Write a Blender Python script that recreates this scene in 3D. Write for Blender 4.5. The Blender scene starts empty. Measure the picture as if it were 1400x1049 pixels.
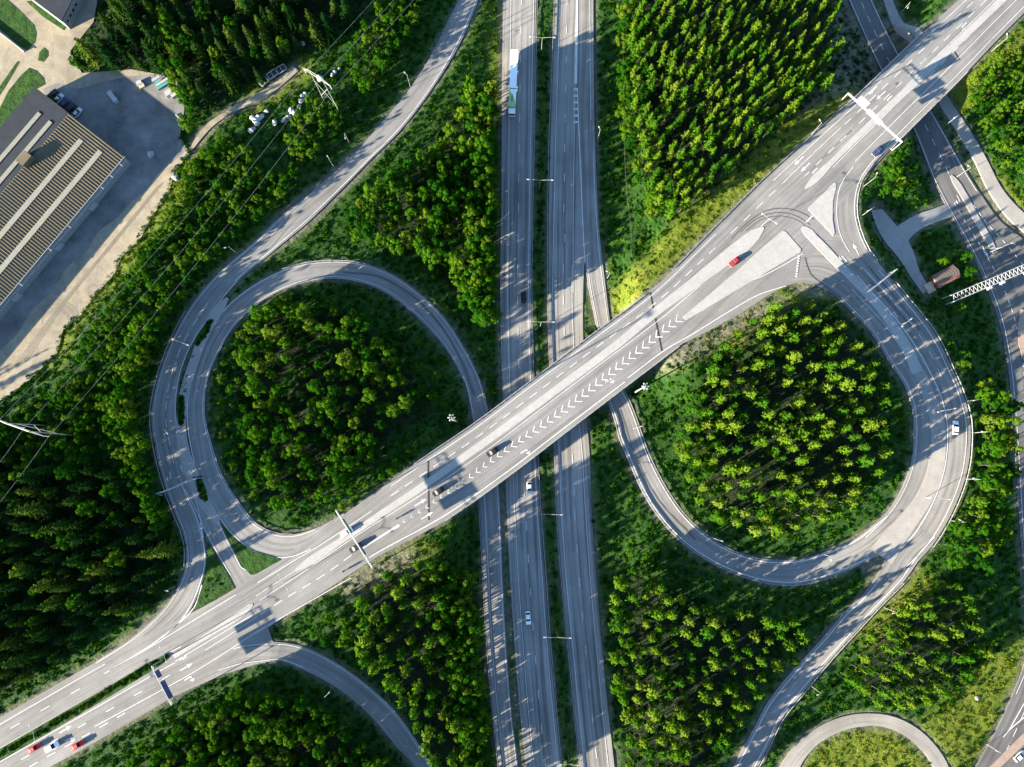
import bpy, bmesh, math, random
import numpy as np
from mathutils import Vector, Matrix

random.seed(7)
rng = np.random.default_rng(7)
SC = bpy.context.scene
COL = SC.collection

# ------------------------------------------------------------------ camera
FPX, CX, CY, IMW = 1050.0, 700.0, 524.5, 1400.0      # focal length and frame of the photograph, in its pixels
CAM_H = 262.0                                        # metres above the motorway
TILT = math.radians(5.85)
cam_d = bpy.data.cameras.new('camera')
cam_d.lens = FPX / IMW * 36.0
cam_d.sensor_width = 36.0
cam_d.clip_start = 1.0
cam_d.clip_end = 12000.0
cam = bpy.data.objects.new('camera', cam_d)
cam.location = (0, 0, CAM_H)
cam.rotation_euler = (TILT, 0, 0)
COL.objects.link(cam)
SC.camera = cam

# ------------------------------------------------------------------ sky and sun
SUN_EL = math.radians(13.5)
SUN_DIR = Vector((-math.cos(math.radians(29)) * math.cos(SUN_EL), -math.sin(math.radians(29)) * math.cos(SUN_EL), math.sin(SUN_EL)))
world = bpy.data.worlds.new('World')
SC.world = world
world.use_nodes = True
wn = world.node_tree
bg = wn.nodes['Background']
sky = wn.nodes.new('ShaderNodeTexSky')
sky.sky_type = 'NISHITA'
sky.sun_disc = False
sky.sun_elevation = SUN_EL
sky.sun_rotation = math.atan2(SUN_DIR.x, SUN_DIR.y)
sky.air_density = 1.0
sky.dust_density = 0.25
sky.ozone_density = 3.0
wn.links.new(sky.outputs[0], bg.inputs[0])
bg.inputs[1].default_value = 0.070
sun_d = bpy.data.lights.new('sun', 'SUN')
sun_d.energy = 5.0
sun_d.angle = math.radians(0.55)
sun_d.color = (1.0, 0.868, 0.67)
sun = bpy.data.objects.new('sun', sun_d)
sun.location = (-200, -120, 150)
sun.rotation_euler = SUN_DIR.to_track_quat('Z', 'Y').to_euler()
COL.objects.link(sun)

SC.view_settings.view_transform = 'Standard'
SC.view_settings.look = 'None'
SC.view_settings.exposure = 3.0
SC.view_settings.gamma = 1.0
SC.view_settings.use_curve_mapping = False
SC.render.engine = 'CYCLES'
SC.cycles.max_bounces = 5
SC.cycles.diffuse_bounces = 2
SC.cycles.glossy_bounces = 2
SC.cycles.transmission_bounces = 2
SC.cycles.transparent_max_bounces = 4
SC.cycles.use_denoising = True

# ------------------------------------------------------------------ photo pixel -> world point at height z
def P(px, py, z=0.0):
    a, b = (px - CX) / FPX, -(py - CY) / FPX
    c, s = math.cos(TILT), math.sin(TILT)
    dx, dy, dz = a, b * c + s, b * s - c
    t = (z - CAM_H) / dz
    return np.array((dx * t, dy * t))

def PP(pts, z=0.0):
    return np.array([P(x, y, z) for x, y in pts])

def catmull(A, step=3.0):
    """Rows of control values -> dense rows; the first two columns drive the spacing."""
    A = np.asarray(A, float)
    out = []
    n = len(A)
    for i in range(n - 1):
        p0 = A[i - 1] if i > 0 else 2 * A[i] - A[i + 1]
        p1, p2 = A[i], A[i + 1]
        p3 = A[i + 2] if i + 2 < n else 2 * A[i + 1] - A[i]
        L = np.linalg.norm(p2[:2] - p1[:2])
        k = max(1, int(round(L / step)))
        # centripetal-like tangents so uneven spacing does not overshoot
        d0 = max(np.linalg.norm(p1[:2] - p0[:2]), 1e-3)
        d2 = max(np.linalg.norm(p3[:2] - p2[:2]), 1e-3)
        L = max(L, 1e-3)
        m1 = L * ((p1 - p0) / d0 * L + (p2 - p1) / L * d0) / (L + d0)
        m2 = L * ((p2 - p1) / L * d2 + (p3 - p2) / d2 * L) / (L + d2)
        for j in range(k):
            t = j / k
            t2, t3 = t * t, t * t * t
            out.append((2*t3-3*t2+1)*p1 + (t3-2*t2+t)*m1 + (-2*t3+3*t2)*p2 + (t3-t2)*m2)
    out.append(A[-1])
    return np.array(out)

def in_poly(X, Y, poly):
    X = np.asarray(X); Y = np.asarray(Y)
    inside = np.zeros(X.shape, bool)
    n = len(poly)
    j = n - 1
    for i in range(n):
        xi, yi = poly[i]; xj, yj = poly[j]
        if yi != yj:
            c = ((yi > Y) != (yj > Y)) & (X < (xj - xi) * (Y - yi) / (yj - yi) + xi)
            inside ^= c
        j = i
    return inside

def dist_poly(X, Y, poly):
    d = np.full(X.shape, 1e9)
    n = len(poly)
    for i in range(n):
        a = np.array(poly[i]); b = np.array(poly[(i + 1) % n])
        e = b - a
        L2 = max(e @ e, 1e-9)
        t = np.clip(((X - a[0]) * e[0] + (Y - a[1]) * e[1]) / L2, 0, 1)
        d = np.minimum(d, np.hypot(X - a[0] - t * e[0], Y - a[1] - t * e[1]))
    return np.where(in_poly(X, Y, poly), -d, d)

# ------------------------------------------------------------------ object helpers
def link(o, parent=None):
    COL.objects.link(o)
    if parent is not None:
        o.parent = parent
    return o

def mesh_data(name, verts, faces, mats=(), mat_idx=None, uv=None, smooth=False):
    me = bpy.data.meshes.new(name)
    me.from_pydata([tuple(map(float, v)) for v in verts], [], [tuple(map(int, f)) for f in faces])
    for m in mats:
        me.materials.append(m)
    if mat_idx is not None:
        me.polygons.foreach_set('material_index', np.asarray(mat_idx, np.int32))
    if uv is not None:
        lay = me.uv_layers.new(name='UVMap')
        li = np.empty(len(me.loops), np.int32)
        me.loops.foreach_get('vertex_index', li)
        lay.data.foreach_set('uv', np.asarray(uv, np.float32)[li].ravel())
    if smooth:
        me.polygons.foreach_set('use_smooth', np.ones(len(me.polygons), bool))
    me.update()
    return me

def obj(name, verts, faces, mat=None, parent=None, uv=None, smooth=False):
    me = mesh_data(name, verts, faces, [mat] if mat else [], uv=uv, smooth=smooth)
    return link(bpy.data.objects.new(name, me), parent)

def obj_me(name, me, parent=None):
    return link(bpy.data.objects.new(name, me), parent)

def tag(o, label=None, cat=None, group=None, kind=None):
    if label: o['label'] = label
    if cat: o['category'] = cat
    if group: o['group'] = group
    if kind: o['kind'] = kind
    return o

def empty(name, loc=(0, 0, 0), rz=0.0):
    o = bpy.data.objects.new(name, None)
    o.empty_display_size = 0.5
    o.location = loc
    o.rotation_euler = (0, 0, rz)
    return link(o)

class MB:
    """Collects simple solids into one mesh."""
    def __init__(self):
        self.v = []; self.f = []
    def add(self, V, F):
        n = len(self.v)
        self.v += [tuple(v) for v in V]
        self.f += [tuple(i + n for i in f) for f in F]
        return self
    def box(self, c, s, rz=0.0, taper=1.0, tz=None):
        x, y, z = s[0] / 2, s[1] / 2, s[2] / 2
        V = []
        for k, (sx, sy, sz) in enumerate([(-1,-1,-1),(1,-1,-1),(1,1,-1),(-1,1,-1),(-1,-1,1),(1,-1,1),(1,1,1),(-1,1,1)]):
            t = taper if sz > 0 else 1.0
            px, py = sx * x * t, sy * y * t
            V.append((c[0] + px * math.cos(rz) - py * math.sin(rz), c[1] + px * math.sin(rz) + py * math.cos(rz), c[2] + sz * z))
        return self.add(V, [(3,2,1,0),(4,5,6,7),(0,1,5,4),(1,2,6,5),(2,3,7,6),(3,0,4,7)])
    def bar(self, a, b, r, n=6, r2=None):
        a = Vector(a); b = Vector(b)
        d = (b - a)
        if d.length < 1e-6: return self
        q = d.to_track_quat('Z', 'Y')
        r2 = r if r2 is None else r2
        V = [a + q @ Vector((r * math.cos(2*math.pi*i/n), r * math.sin(2*math.pi*i/n), 0)) for i in range(n)]
        V += [b + q @ Vector((r2 * math.cos(2*math.pi*i/n), r2 * math.sin(2*math.pi*i/n), 0)) for i in range(n)]
        F = [(i, (i+1) % n, n + (i+1) % n, n + i) for i in range(n)] + [tuple(range(n))[::-1], tuple(range(n, 2*n))]
        return self.add(V, F)
    def tube(self, pts, r, n=5):
        for i in range(len(pts) - 1):
            self.bar(pts[i], pts[i+1], r, n)
        return self
    def prism(self, poly, z0, z1):
        n = len(poly)
        V = [(p[0], p[1], z0) for p in poly] + [(p[0], p[1], z1) for p in poly]
        return self.add(V, [tuple(range(n))[::-1], tuple(range(n, 2*n))] + [(i, (i+1) % n, n + (i+1) % n, n + i) for i in range(n)])
    def build(self, name, mat, parent=None, smooth=False):
        return obj(name, self.v, self.f, mat, parent, smooth=smooth)
    def data(self, name, mat):
        return mesh_data(name, self.v, self.f, [mat])

# ------------------------------------------------------------------ materials
def new_mat(name, rough=0.8):
    m = bpy.data.materials.new(name)
    m.use_nodes = True
    nt = m.node_tree
    b = nt.nodes['Principled BSDF']
    b.inputs['Roughness'].default_value = rough
    b.inputs['Specular IOR Level'].default_value = 0.25
    return m, nt, b

def N(nt, kind, **kw):
    n = nt.nodes.new(kind)
    for k, v in kw.items():
        if k in n.inputs: n.inputs[k].default_value = v
        else: setattr(n, k, v)
    return n

def ramp(nt, fac, stops):
    r = nt.nodes.new('ShaderNodeValToRGB')
    e = r.color_ramp.elements
    while len(e) < len(stops): e.new(0.5)
    for i, (p, c) in enumerate(stops):
        e[i].position = p
        e[i].color = c if len(c) == 4 else (*c, 1)
    nt.links.new(fac, r.inputs[0])
    return r.outputs[0]

def mix(nt, fac, a, b, mode='MIX'):
    m = nt.nodes.new('ShaderNodeMix')
    m.data_type = 'RGBA'; m.blend_type = mode
    for sock, val in ((0, fac), (6, a), (7, b)):
        if isinstance(val, (int, float)): m.inputs[sock].default_value = val
        elif isinstance(val, tuple): m.inputs[sock].default_value = val if len(val) == 4 else (*val, 1)
        else: nt.links.new(val, m.inputs[sock])
    return m.outputs[2]

def noise(nt, vec, scale, detail=4, rough=0.55, dist=0.0):
    n = N(nt, 'ShaderNodeTexNoise')
    n.inputs['Scale'].default_value = scale
    n.inputs['Detail'].default_value = detail
    n.inputs['Roughness'].default_value = rough
    n.inputs['Distortion'].default_value = dist
    if vec is not None: nt.links.new(vec, n.inputs['Vector'])
    return n.outputs[0]

def bump(nt, b, h, strength, dist):
    n = N(nt, 'ShaderNodeBump')
    n.inputs['Strength'].default_value = strength
    n.inputs['Distance'].default_value = dist
    nt.links.new(h, n.inputs['Height'])
    nt.links.new(n.outputs[0], b.inputs['Normal'])

def plain(name, col, rough=0.6, metal=0.0, var=0.12, scale=1.5):
    m, nt, b = new_mat(name, rough)
    b.inputs['Metallic'].default_value = metal
    tc = N(nt, 'ShaderNodeTexCoord').outputs['Object']
    n = noise(nt, tc, scale)
    c = ramp(nt, n, [(0.3, tuple(x * (1 - var) for x in col)), (0.7, tuple(min(1, x * (1 + var)) for x in col))])
    nt.links.new(c, b.inputs['Base Color'])
    return m

def asphalt(name, base, streak=0.35, warm=(1.0, 0.985, 0.95), patch=0.25):
    m, nt, b = new_mat(name, 0.85)
    uv = N(nt, 'ShaderNodeUVMap').outputs[0]
    pos = N(nt, 'ShaderNodeNewGeometry').outputs['Position']
    mp = N(nt, 'ShaderNodeMapping'); mp.inputs['Scale'].default_value = (0.85, 0.012, 1)
    nt.links.new(uv, mp.inputs[0])
    s1 = noise(nt, mp.outputs[0], 1.0, 3, 0.6)
    mp2 = N(nt, 'ShaderNodeMapping'); mp2.inputs['Scale'].default_value = (2.6, 0.05, 1)
    nt.links.new(uv, mp2.inputs[0])
    s2 = noise(nt, mp2.outputs[0], 1.0, 3, 0.6)
    big = noise(nt, pos, 0.06, 4, 0.6)
    fine = noise(nt, pos, 2.2, 3, 0.7)
    c0 = tuple(base * w for w in warm)
    c = ramp(nt, s1, [(0.34, tuple(x * (1 - streak) for x in c0)), (0.52, c0), (0.72, tuple(x * (1 + 0.35 * streak) for x in c0))])
    c = mix(nt, 1.0, c, ramp(nt, s2, [(0.3, (0.80,) * 3), (0.65, (1.08,) * 3)]), 'MULTIPLY')
    c = mix(nt, 1.0, c, ramp(nt, big, [(0.3, (1 - patch,) * 3), (0.7, (1 + patch * 0.5,) * 3)]), 'MULTIPLY')
    c = mix(nt, 1.0, c, ramp(nt, fine, [(0.25, (0.86,) * 3), (0.75, (1.12,) * 3)]), 'MULTIPLY')
    nt.links.new(c, b.inputs['Base Color'])
    bump(nt, b, fine, 0.15, 0.03)
    return m

def paving(name, base, warm=(1.0, 0.985, 0.95), patch=0.12):
    m, nt, b = new_mat(name, 0.85)
    pos = N(nt, 'ShaderNodeNewGeometry').outputs['Position']
    big = noise(nt, pos, 0.09, 5, 0.65)
    mid = noise(nt, pos, 0.6, 4, 0.6)
    fine = noise(nt, pos, 2.4, 3, 0.7)
    c0 = tuple(base * w for w in warm)
    c = ramp(nt, big, [(0.3, tuple(x * (1 - patch) for x in c0)), (0.7, tuple(x * (1 + patch * 0.6) for x in c0))])
    c = mix(nt, 1.0, c, ramp(nt, mid, [(0.3, (0.90,) * 3), (0.7, (1.05,) * 3)]), 'MULTIPLY')
    c = mix(nt, 1.0, c, ramp(nt, fine, [(0.25, (0.88,) * 3), (0.75, (1.08,) * 3)]), 'MULTIPLY')
    nt.links.new(c, b.inputs['Base Color'])
    bump(nt, b, fine, 0.12, 0.03)
    return m

M = {}
M['asphalt'] = asphalt('asphalt', 0.174, 0.22)
M['asphalt_mot'] = asphalt('motorway asphalt', 0.205, 0.5, (1.0, 0.96, 0.90))
M['asphalt_ramp'] = asphalt('ramp asphalt', 0.182, 0.34, (1.0, 0.975, 0.93))
M['asphalt_new'] = asphalt('side asphalt', 0.105, 0.25)
M['gravel'] = asphalt('gravel', 0.235, 0.2, (1.0, 0.94, 0.84), 0.3)
M['junction'] = paving('junction asphalt', 0.160, (1.0, 0.99, 0.965), 0.2)
M['concrete'] = paving('pale concrete paving', 0.275, (1.0, 0.985, 0.945), 0.07)
M['conc_grey'] = paving('grey concrete paving', 0.235, (1.0, 0.955, 0.89), 0.15)
M['pink'] = paving('pink paving', 0.23, (1.0, 0.76, 0.62), 0.1)

m, nt, b = new_mat('white road paint', 0.6)
pos = N(nt, 'ShaderNodeNewGeometry').outputs['Position']
n1 = noise(nt, pos, 1.3, 4, 0.7)
nt.links.new(ramp(nt, n1, [(0.30, (0.20, 0.20, 0.195)), (0.42, (0.40, 0.40, 0.395)), (0.8, (0.52, 0.52, 0.51))]), b.inputs['Base Color'])
M['paint'] = m

def sand_mat():
    m, nt, b = new_mat('sandy yard', 0.95)
    pos = N(nt, 'ShaderNodeNewGeometry').outputs['Position']
    a = noise(nt, pos, 0.035, 6, 0.7, 0.6)
    f = noise(nt, pos, 0.22, 7, 0.72, 0.8)
    g = noise(nt, pos, 3.0, 3, 0.7)
    c = ramp(nt, a, [(0.3, (0.165, 0.148, 0.116)), (0.55, (0.24, 0.208, 0.15)), (0.75, (0.265, 0.222, 0.125))])
    c = mix(nt, 1.0, c, ramp(nt, f, [(0.3, (0.66,) * 3), (0.6, (1.08,) * 3)]), 'MULTIPLY')
    c = mix(nt, 1.0, c, ramp(nt, g, [(0.3, (0.85,) * 3), (0.7, (1.1,) * 3)]), 'MULTIPLY')
    nt.links.new(c, b.inputs['Base Color'])
    bump(nt, b, f, 0.12, 0.2)
    return m
M['sand'] = sand_mat()

def ground_mat():
    m, nt, b = new_mat('grass and soil', 0.95)
    pos = N(nt, 'ShaderNodeNewGeometry').outputs['Position']
    at = N(nt, 'ShaderNodeAttribute', attribute_name='dry').outputs['Fac']
    a = noise(nt, pos, 0.045, 5, 0.62)
    f = noise(nt, pos, 0.45, 6, 0.7)
    g = noise(nt, pos, 1.9, 4, 0.75)
    lush = ramp(nt, f, [(0.28, (0.003, 0.014, 0.001)), (0.5, (0.010, 0.044, 0.0015)), (0.72, (0.026, 0.076, 0.003))])
    dry = ramp(nt, f, [(0.28, (0.030, 0.062, 0.003)), (0.5, (0.090, 0.118, 0.006)), (0.75, (0.165, 0.155, 0.022))])
    soil = ramp(nt, f, [(0.3, (0.050, 0.050, 0.036)), (0.7, (0.17, 0.158, 0.12))])
    fac = N(nt, 'ShaderNodeMath', operation='ADD')
    nt.links.new(at, fac.inputs[0])
    sub = N(nt, 'ShaderNodeMath', operation='MULTIPLY_ADD'); sub.inputs[1].default_value = 1.1; sub.inputs[2].default_value = -0.72
    nt.links.new(a, sub.inputs[0]); nt.links.new(sub.outputs[0], fac.inputs[1]); fac.use_clamp = True
    c = mix(nt, fac.outputs[0], lush, dry)
    bare = N(nt, 'ShaderNodeAttribute', attribute_name='bare').outputs['Fac']
    c = mix(nt, bare, c, soil)
    lit = N(nt, 'ShaderNodeAttribute', attribute_name='floor_shade').outputs['Fac']
    c = mix(nt, lit, c, ramp(nt, f, [(0.3, (0.0022, 0.0045, 0.0016)), (0.7, (0.008, 0.013, 0.0035))]))  # near-black floor colour, painted in for the shade beneath the trees
    c = mix(nt, 1.0, c, ramp(nt, g, [(0.25, (0.55,) * 3), (0.75, (1.3,) * 3)]), 'MULTIPLY')
    nt.links.new(c, b.inputs['Base Color'])
    bump(nt, b, f, 0.9, 0.8)
    return m
M['ground'] = ground_mat()

def leaf_mat(name, stops, trans=0.28):
    m = bpy.data.materials.new(name); m.use_nodes = True
    nt = m.node_tree
    nt.nodes.remove(nt.nodes['Principled BSDF'])
    out = nt.nodes['Material Output']
    oi = N(nt, 'ShaderNodeObjectInfo').outputs['Random']
    pos = N(nt, 'ShaderNodeNewGeometry').outputs['Position']
    f = noise(nt, pos, 2.2, 4, 0.75)
    c = ramp(nt, oi, stops)
    c = mix(nt, 1.0, c, ramp(nt, f, [(0.25, (0.5,) * 3), (0.75, (1.4,) * 3)]), 'MULTIPLY')
    d = N(nt, 'ShaderNodeBsdfDiffuse'); t = N(nt, 'ShaderNodeBsdfTranslucent')
    nt.links.new(c, d.inputs[0])
    tcol = mix(nt, 1.0, c, (0.75, 1.0, 0.5), 'MULTIPLY')
    nt.links.new(tcol, t.inputs[0])
    ms = N(nt, 'ShaderNodeMixShader'); ms.inputs[0].default_value = trans
    nt.links.new(d.outputs[0], ms.inputs[1]); nt.links.new(t.outputs[0], ms.inputs[2])
    nt.links.new(ms.outputs[0], out.inputs[0])
    return m
M['pine'] = leaf_mat('pine needles', [(0.0, (0.016, 0.060, 0.004)), (0.3, (0.032, 0.086, 0.005)), (0.6, (0.052, 0.106, 0.006)), (1.0, (0.078, 0.122, 0.010))])
M['spruce'] = leaf_mat('spruce needles', [(0.0, (0.004, 0.018, 0.004)), (0.6, (0.010, 0.030, 0.005)), (0.85, (0.022, 0.046, 0.006)), (1.0, (0.045, 0.072, 0.008))], 0.15)
M['broad'] = leaf_mat('broad leaves', [(0.0, (0.009, 0.048, 0.003)), (0.3, (0.019, 0.074, 0.003)), (0.6, (0.034, 0.096, 0.004)), (0.85, (0.050, 0.108, 0.006)), (1.0, (0.070, 0.116, 0.008))], 0.32)
M['bush'] = leaf_mat('bush leaves', [(0.0, (0.004, 0.024, 0.001)), (0.6, (0.013, 0.046, 0.002)), (1.0, (0.036, 0.070, 0.004))], 0.3)
M['tuft'] = leaf_mat('meadow grass', [(0.0, (0.004, 0.030, 0.001)), (0.6, (0.014, 0.064, 0.0015)), (1.0, (0.044, 0.100, 0.003))], 0.3)
M['tuft_dry'] = leaf_mat('dry meadow grass', [(0.0, (0.046, 0.092, 0.004)), (0.6, (0.092, 0.124, 0.006)), (1.0, (0.140, 0.140, 0.016))], 0.3)
M['bark'] = plain('pine bark', (0.040, 0.036, 0.028), 0.95, var=0.3, scale=3)
M['bark_grey'] = plain('grey bark', (0.042, 0.040, 0.034), 0.95, var=0.35, scale=3)
M['galv'] = plain('galvanised steel', (0.26, 0.265, 0.27), 0.45, 0.3)
M['lampgrey'] = plain('lamp pole steel', (0.22, 0.225, 0.225), 0.5, 0.1)
M['white'] = plain('white painted metal', (0.27, 0.275, 0.275), 0.5)
M['rail'] = plain('guard rail steel', (0.28, 0.285, 0.285), 0.5, 0.3)
M['dark'] = plain('dark rubber', (0.02, 0.02, 0.022), 0.8)
M['blue'] = plain('blue sign face', (0.012, 0.028, 0.11), 0.5)
M['green'] = plain('green sign face', (0.01, 0.14, 0.09), 0.5)
M['deck'] = plain('bridge concrete', (0.22, 0.215, 0.20), 0.9, var=0.2, scale=0.4)
M['kerb'] = plain('granite kerb', (0.30, 0.295, 0.28), 0.9, var=0.2)
M['roof_dark'] = plain('dark roofing felt', (0.015, 0.020, 0.027), 0.9, var=0.2, scale=0.25)
M['lorrywhite'] = plain('lorry white', (0.74, 0.75, 0.75), 0.4, var=0.02)
M['roof_tan'] = plain('tan roof sheet', (0.088, 0.073, 0.044), 0.6, 0.0, var=0.18, scale=0.12)
M['roof_brown'] = plain('brown roof sheet', (0.11, 0.085, 0.068), 0.7)
M['skylight'] = plain('skylight glass fibre', (0.175, 0.172, 0.14), 0.5)
M['wall_grey'] = plain('grey wall cladding', (0.20, 0.20, 0.20), 0.8)
M['wall_red'] = plain('red wooden wall', (0.30, 0.045, 0.03), 0.8)
M['wood'] = plain('pale planks', (0.36, 0.29, 0.20), 0.85, var=0.25)
M['rock'] = plain('pale rock', (0.27, 0.28, 0.28), 0.95, var=0.25, scale=0.8)
M['glass'] = plain('car glass', (0.012, 0.015, 0.02), 0.4, var=0.0)
M['glass'].node_tree.nodes['Principled BSDF'].inputs['Specular IOR Level'].default_value = 0.08
M['tyre'] = M['dark']
M['rim'] = plain('alloy rim', (0.45, 0.45, 0.46), 0.35, 0.7)
M['head'] = plain('headlamp', (0.75, 0.75, 0.72), 0.15)
M['tail'] = plain('tail lamp', (0.35, 0.01, 0.01), 0.25)
M['teal'] = plain('teal tarpaulin', (0.05, 0.22, 0.21), 0.6)
M['skin'] = plain('rider clothing', (0.03, 0.03, 0.035), 0.8)
M['wire'] = plain('aluminium cable', (0.24, 0.245, 0.25), 0.45, 0.4)
M['truckgreen'] = plain('pale green panel', (0.26, 0.44, 0.17), 0.5)
M['planter'] = M['bush']

def paintmat(name, col):
    m, nt, b = new_mat(name, 0.5)
    b.inputs['Base Color'].default_value = (*col, 1)
    b.inputs['Specular IOR Level'].default_value = 0.25
    return m

# ------------------------------------------------------------------ roads as traced cross-sections: (left x, left y, right x, right y, height)
ZO = 7.0        # height of the overpass
ROADS = {}
ROADS['overpass'] = [(-120,1050,-74,1130,7),(0,981,46,1061,7),(100,923,147,1005,7),(190,873,236,953,7),(262,838,300,912,7),(325,803,370,856,7),
    (395,757,432,816,7),(470,704,507,767,7),(575,629,618,706,7),(650,578,697,650,7),(722,524,770,594,7),(800,465,850,533,7),
    (890,397,936,468,7),(975,314,1026,400,7),(1050,240,1118,318,7),(1110,186,1173,252,7),(1170,132,1230,191,7),(1245,60,1308,113,7),(1312,-2,1376,42,7),(1420,-110,1484,-64,7)]
ROADS['mot_west'] = [(690,-120,738,-120,0),(688,-20,734,-20,0),(686,150,730,150,0),(685,300,727,300,0),(684,400,726,400,0),(686,500,728,500,0),(690,620,734,620,0),
    (692,680,737,680,0),(697,786,745,786,0),(702,860,750,860,0),(711,975,760,975,0),(719,1049,767,1049,0),(728,1130,778,1130,0)]
ROADS['mot_east'] = [(764,-120,811,-120,0),(760,-20,811,-20,0),(755,125,812,125,0),(752,200,813,205,0),(751,260,812,262,0),(750,320,806,320,0),(750,365,799,362,0),(750,412,797,412,0),(752,487,798,487,0),
    (756,560,801,560,0),(759,620,806,620,0),(762,699,809,699,0),(768,786,815,786,0),(780,911,826,911,0),(794,1049,840,1049,0),(804,1130,850,1130,0)]
ROADS['collector'] = [(647,576,667,561,0.4),(651,625,676,615,0),(655,680,682,670,0),(661,786,687,786,0),(664,849,690,849,0),(673,961,698,961,0),(682,1049,708,1049,0),(690,1130,716,1130,0)]
ROADS['merge'] = [(794,150,812,150,0),(795,210,814,210,0),(797,280,817,280,0),(799,340,821,335,0),(804,390,827,385,0),(814,440,833,433,0),(824,495,841,486,0),(832,551,854,538,0)]
ROADS['loop_west'] = [(667,561,647,576,0.4),(655,519,635,522,0.9),(637,482,614,482,1.3),(612,442,590,452,1.8),(575,404,553,417,2.3),(537,377,520,395,2.8),(495,361,488,384,3.3),(437,358,440,381,3.9),
    (387,369,397,392,4.4),(345,391,360,410,4.9),(305,425,322,444,5.3),(277,470,300,480,5.6),(261,522,283,522,5.9),(255,570,280,570,6.1),(262,620,289,606,6.3),
    (277,672,303,649,6.6),(298,707,325,685,6.9),(325,739,350,716,7),(352,757,372,728,7),(388,764,400,731,7),(425,752,432,722,7),(480,716,470,702,7)]
ROADS['ramp_west'] = [(650,-60,678,-60,0.8),(627,0,654,0,1.2),(612,30,640,35,1.4),(595,65,622,72,1.6),(575,100,601,106,1.9),(550,135,574,145,2.2),(520,170,545,181,2.5),(480,215,508,217,3),
    (427,262,462,264,3.6),(375,304,412,312,4.2),(350,329,372,345,4.5),(295,377,325,385,5),(255,427,284,437,5.4),(230,477,256,484,5.7),(213,530,243,530,5.9),(207,574,241,572,6.1),
    (212,611,247,605,6.3),(225,664,257,652,6.6),(240,704,272,694,6.8),(252,736,279,735,7),(254,774,282,772,7),(246,797,275,800,7),(226,829,258,838,7),(188,866,225,872,7),(130,905,150,920,7)]
ROADS['branch_west'] = [(246,660,262,655,6.5),(262,690,280,680,6.8),(285,738,300,714,7),(300,765,322,757,7),(313,787,338,779,7),(323,805,372,768,7)]
ROADS['offramp_sw'] = [(226,934,237,952,7),(288,898,300,919,7),(318,885,330,910,7),(350,879,354,907,7),(395,880,385,904,6.6),(425,889,413,915,6.2),(463,909,447,932,5.6),(500,936,483,957,5),(538,971,515,988,4.4),(563,1004,540,1018,3.9),(590,1049,568,1049,3.3),(625,1120,604,1120,2.5)]
ROADS['ring_east'] = [(1078,388,1150,300,7),(1100,386,1168,318,7),(1132,397,1190,346,7),(1160,422,1222,386,7),(1190,454,1255,425,6.8),(1220,502,1286,470,6.4),(1235,524,1302,505,6.2),(1245,549,1317,540,6),(1249,574,1326,574,5.8),
    (1249,600,1327,606,5.6),(1246,630,1322,645,5.3),(1235,664,1307,689,5),(1210,704,1274,747,4.6),(1180,733,1240,783,4.3)]
ROADS['loop_east'] = [(852,534,832,551,0),(860,549,840,572,0.1),(873,583,847,600,0.4),(882,610,858,625,0.6),(905,659,880,675,1),(937,706,913,722,1.5),(975,739,952,756,2),(1010,757,998,781,2.4),(1049,766,1050,797,2.9),
    (1087,766,1090,799,3.3),(1125,756,1137,788,3.7),(1172,735,1190,765,4.1),(1212,702,1228,740,4.6)]
ROADS['ramp_east'] = [(1252,720,1282,736,4.6),(1222,750,1262,758,4.4),(1197,790,1233,798,4.1),(1180,813,1205,826,3.8),(1155,836,1170,864,3.4),(1128,868,1144,892,3.1),(1100,899,1123,916,2.8),(1065,939,1088,959,2.3),(1050,959,1072,978,2.1),(1026,1004,1052,1018,1.7),(1003,1047,1036,1049,1.4),(965,1130,1000,1130,1)]
ROADS['slip_ne'] = [(1212,168,1242,183,7),(1190,200,1213,204,7),(1165,228,1190,226,7),(1147,255,1175,252,7),(1142,285,1170,282,7),(1145,315,1173,307,7),(1160,345,1187,342,7),(1185,372,1210,370,7)]
ROADS['side_east'] = [(1120,-90,1155,-90,0.4),(1160,0,1192,0,0.4),(1202,92,1232,82,0.3),(1247,175,1278,160,0.3),(1282,260,1338,262,0.4),(1300,294,1365,300,0.5),(1330,350,1402,330,0.6),(1352,400,1440,370,0.8),(1366,440,1460,420,0.9),(1376,490,1470,470,1),(1382,540,1475,540,1.1),(1388,620,1480,630,1.2),
    (1394,720,1484,730,1.3),(1402,820,1490,830,1.4),(1402,900,1490,930,1.5),(1386,946,1450,1000,1.5),(1351,1019,1420,1070,1.6),(1300,1100,1380,1150,1.7)]
ROADS['cycle_path'] = [(1190,-60,1202,-60,0.5),(1208,0,1220,0,0.5),(1226,48,1243,48,0.5),(1262,100,1276,98,0.5),(1284,142,1299,138,0.5),(1307,178,1324,175,0.6),(1332,220,1348,216,0.6),(1352,262,1370,258,0.7),(1376,296,1392,284,0.8),(1430,340,1440,320,0.9)]
ROADS['gravel_spur'] = [(1296,278,1304,296,0.6),(1275,286,1278,304,1.4),(1252,294,1258,314,2),(1232,306,1244,326,2.3),(1216,318,1236,340,2.3)]
ROADS['gravel_path'] = [(1190,288,1206,286,2.6),(1196,305,1218,300,2.5),(1208,328,1234,318,2.4),(1228,352,1248,342,2.2),(1246,380,1258,373,2),(1262,402,1272,394,1.8)]
ROADS['dirt_track'] = [(252,212,262,206,4),(282,171,292,172,4),(318,146,326,150,4),(346,132,354,140,3.9),(372,114,380,121,3.7),(400,90,408,97,3.4)]
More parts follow.
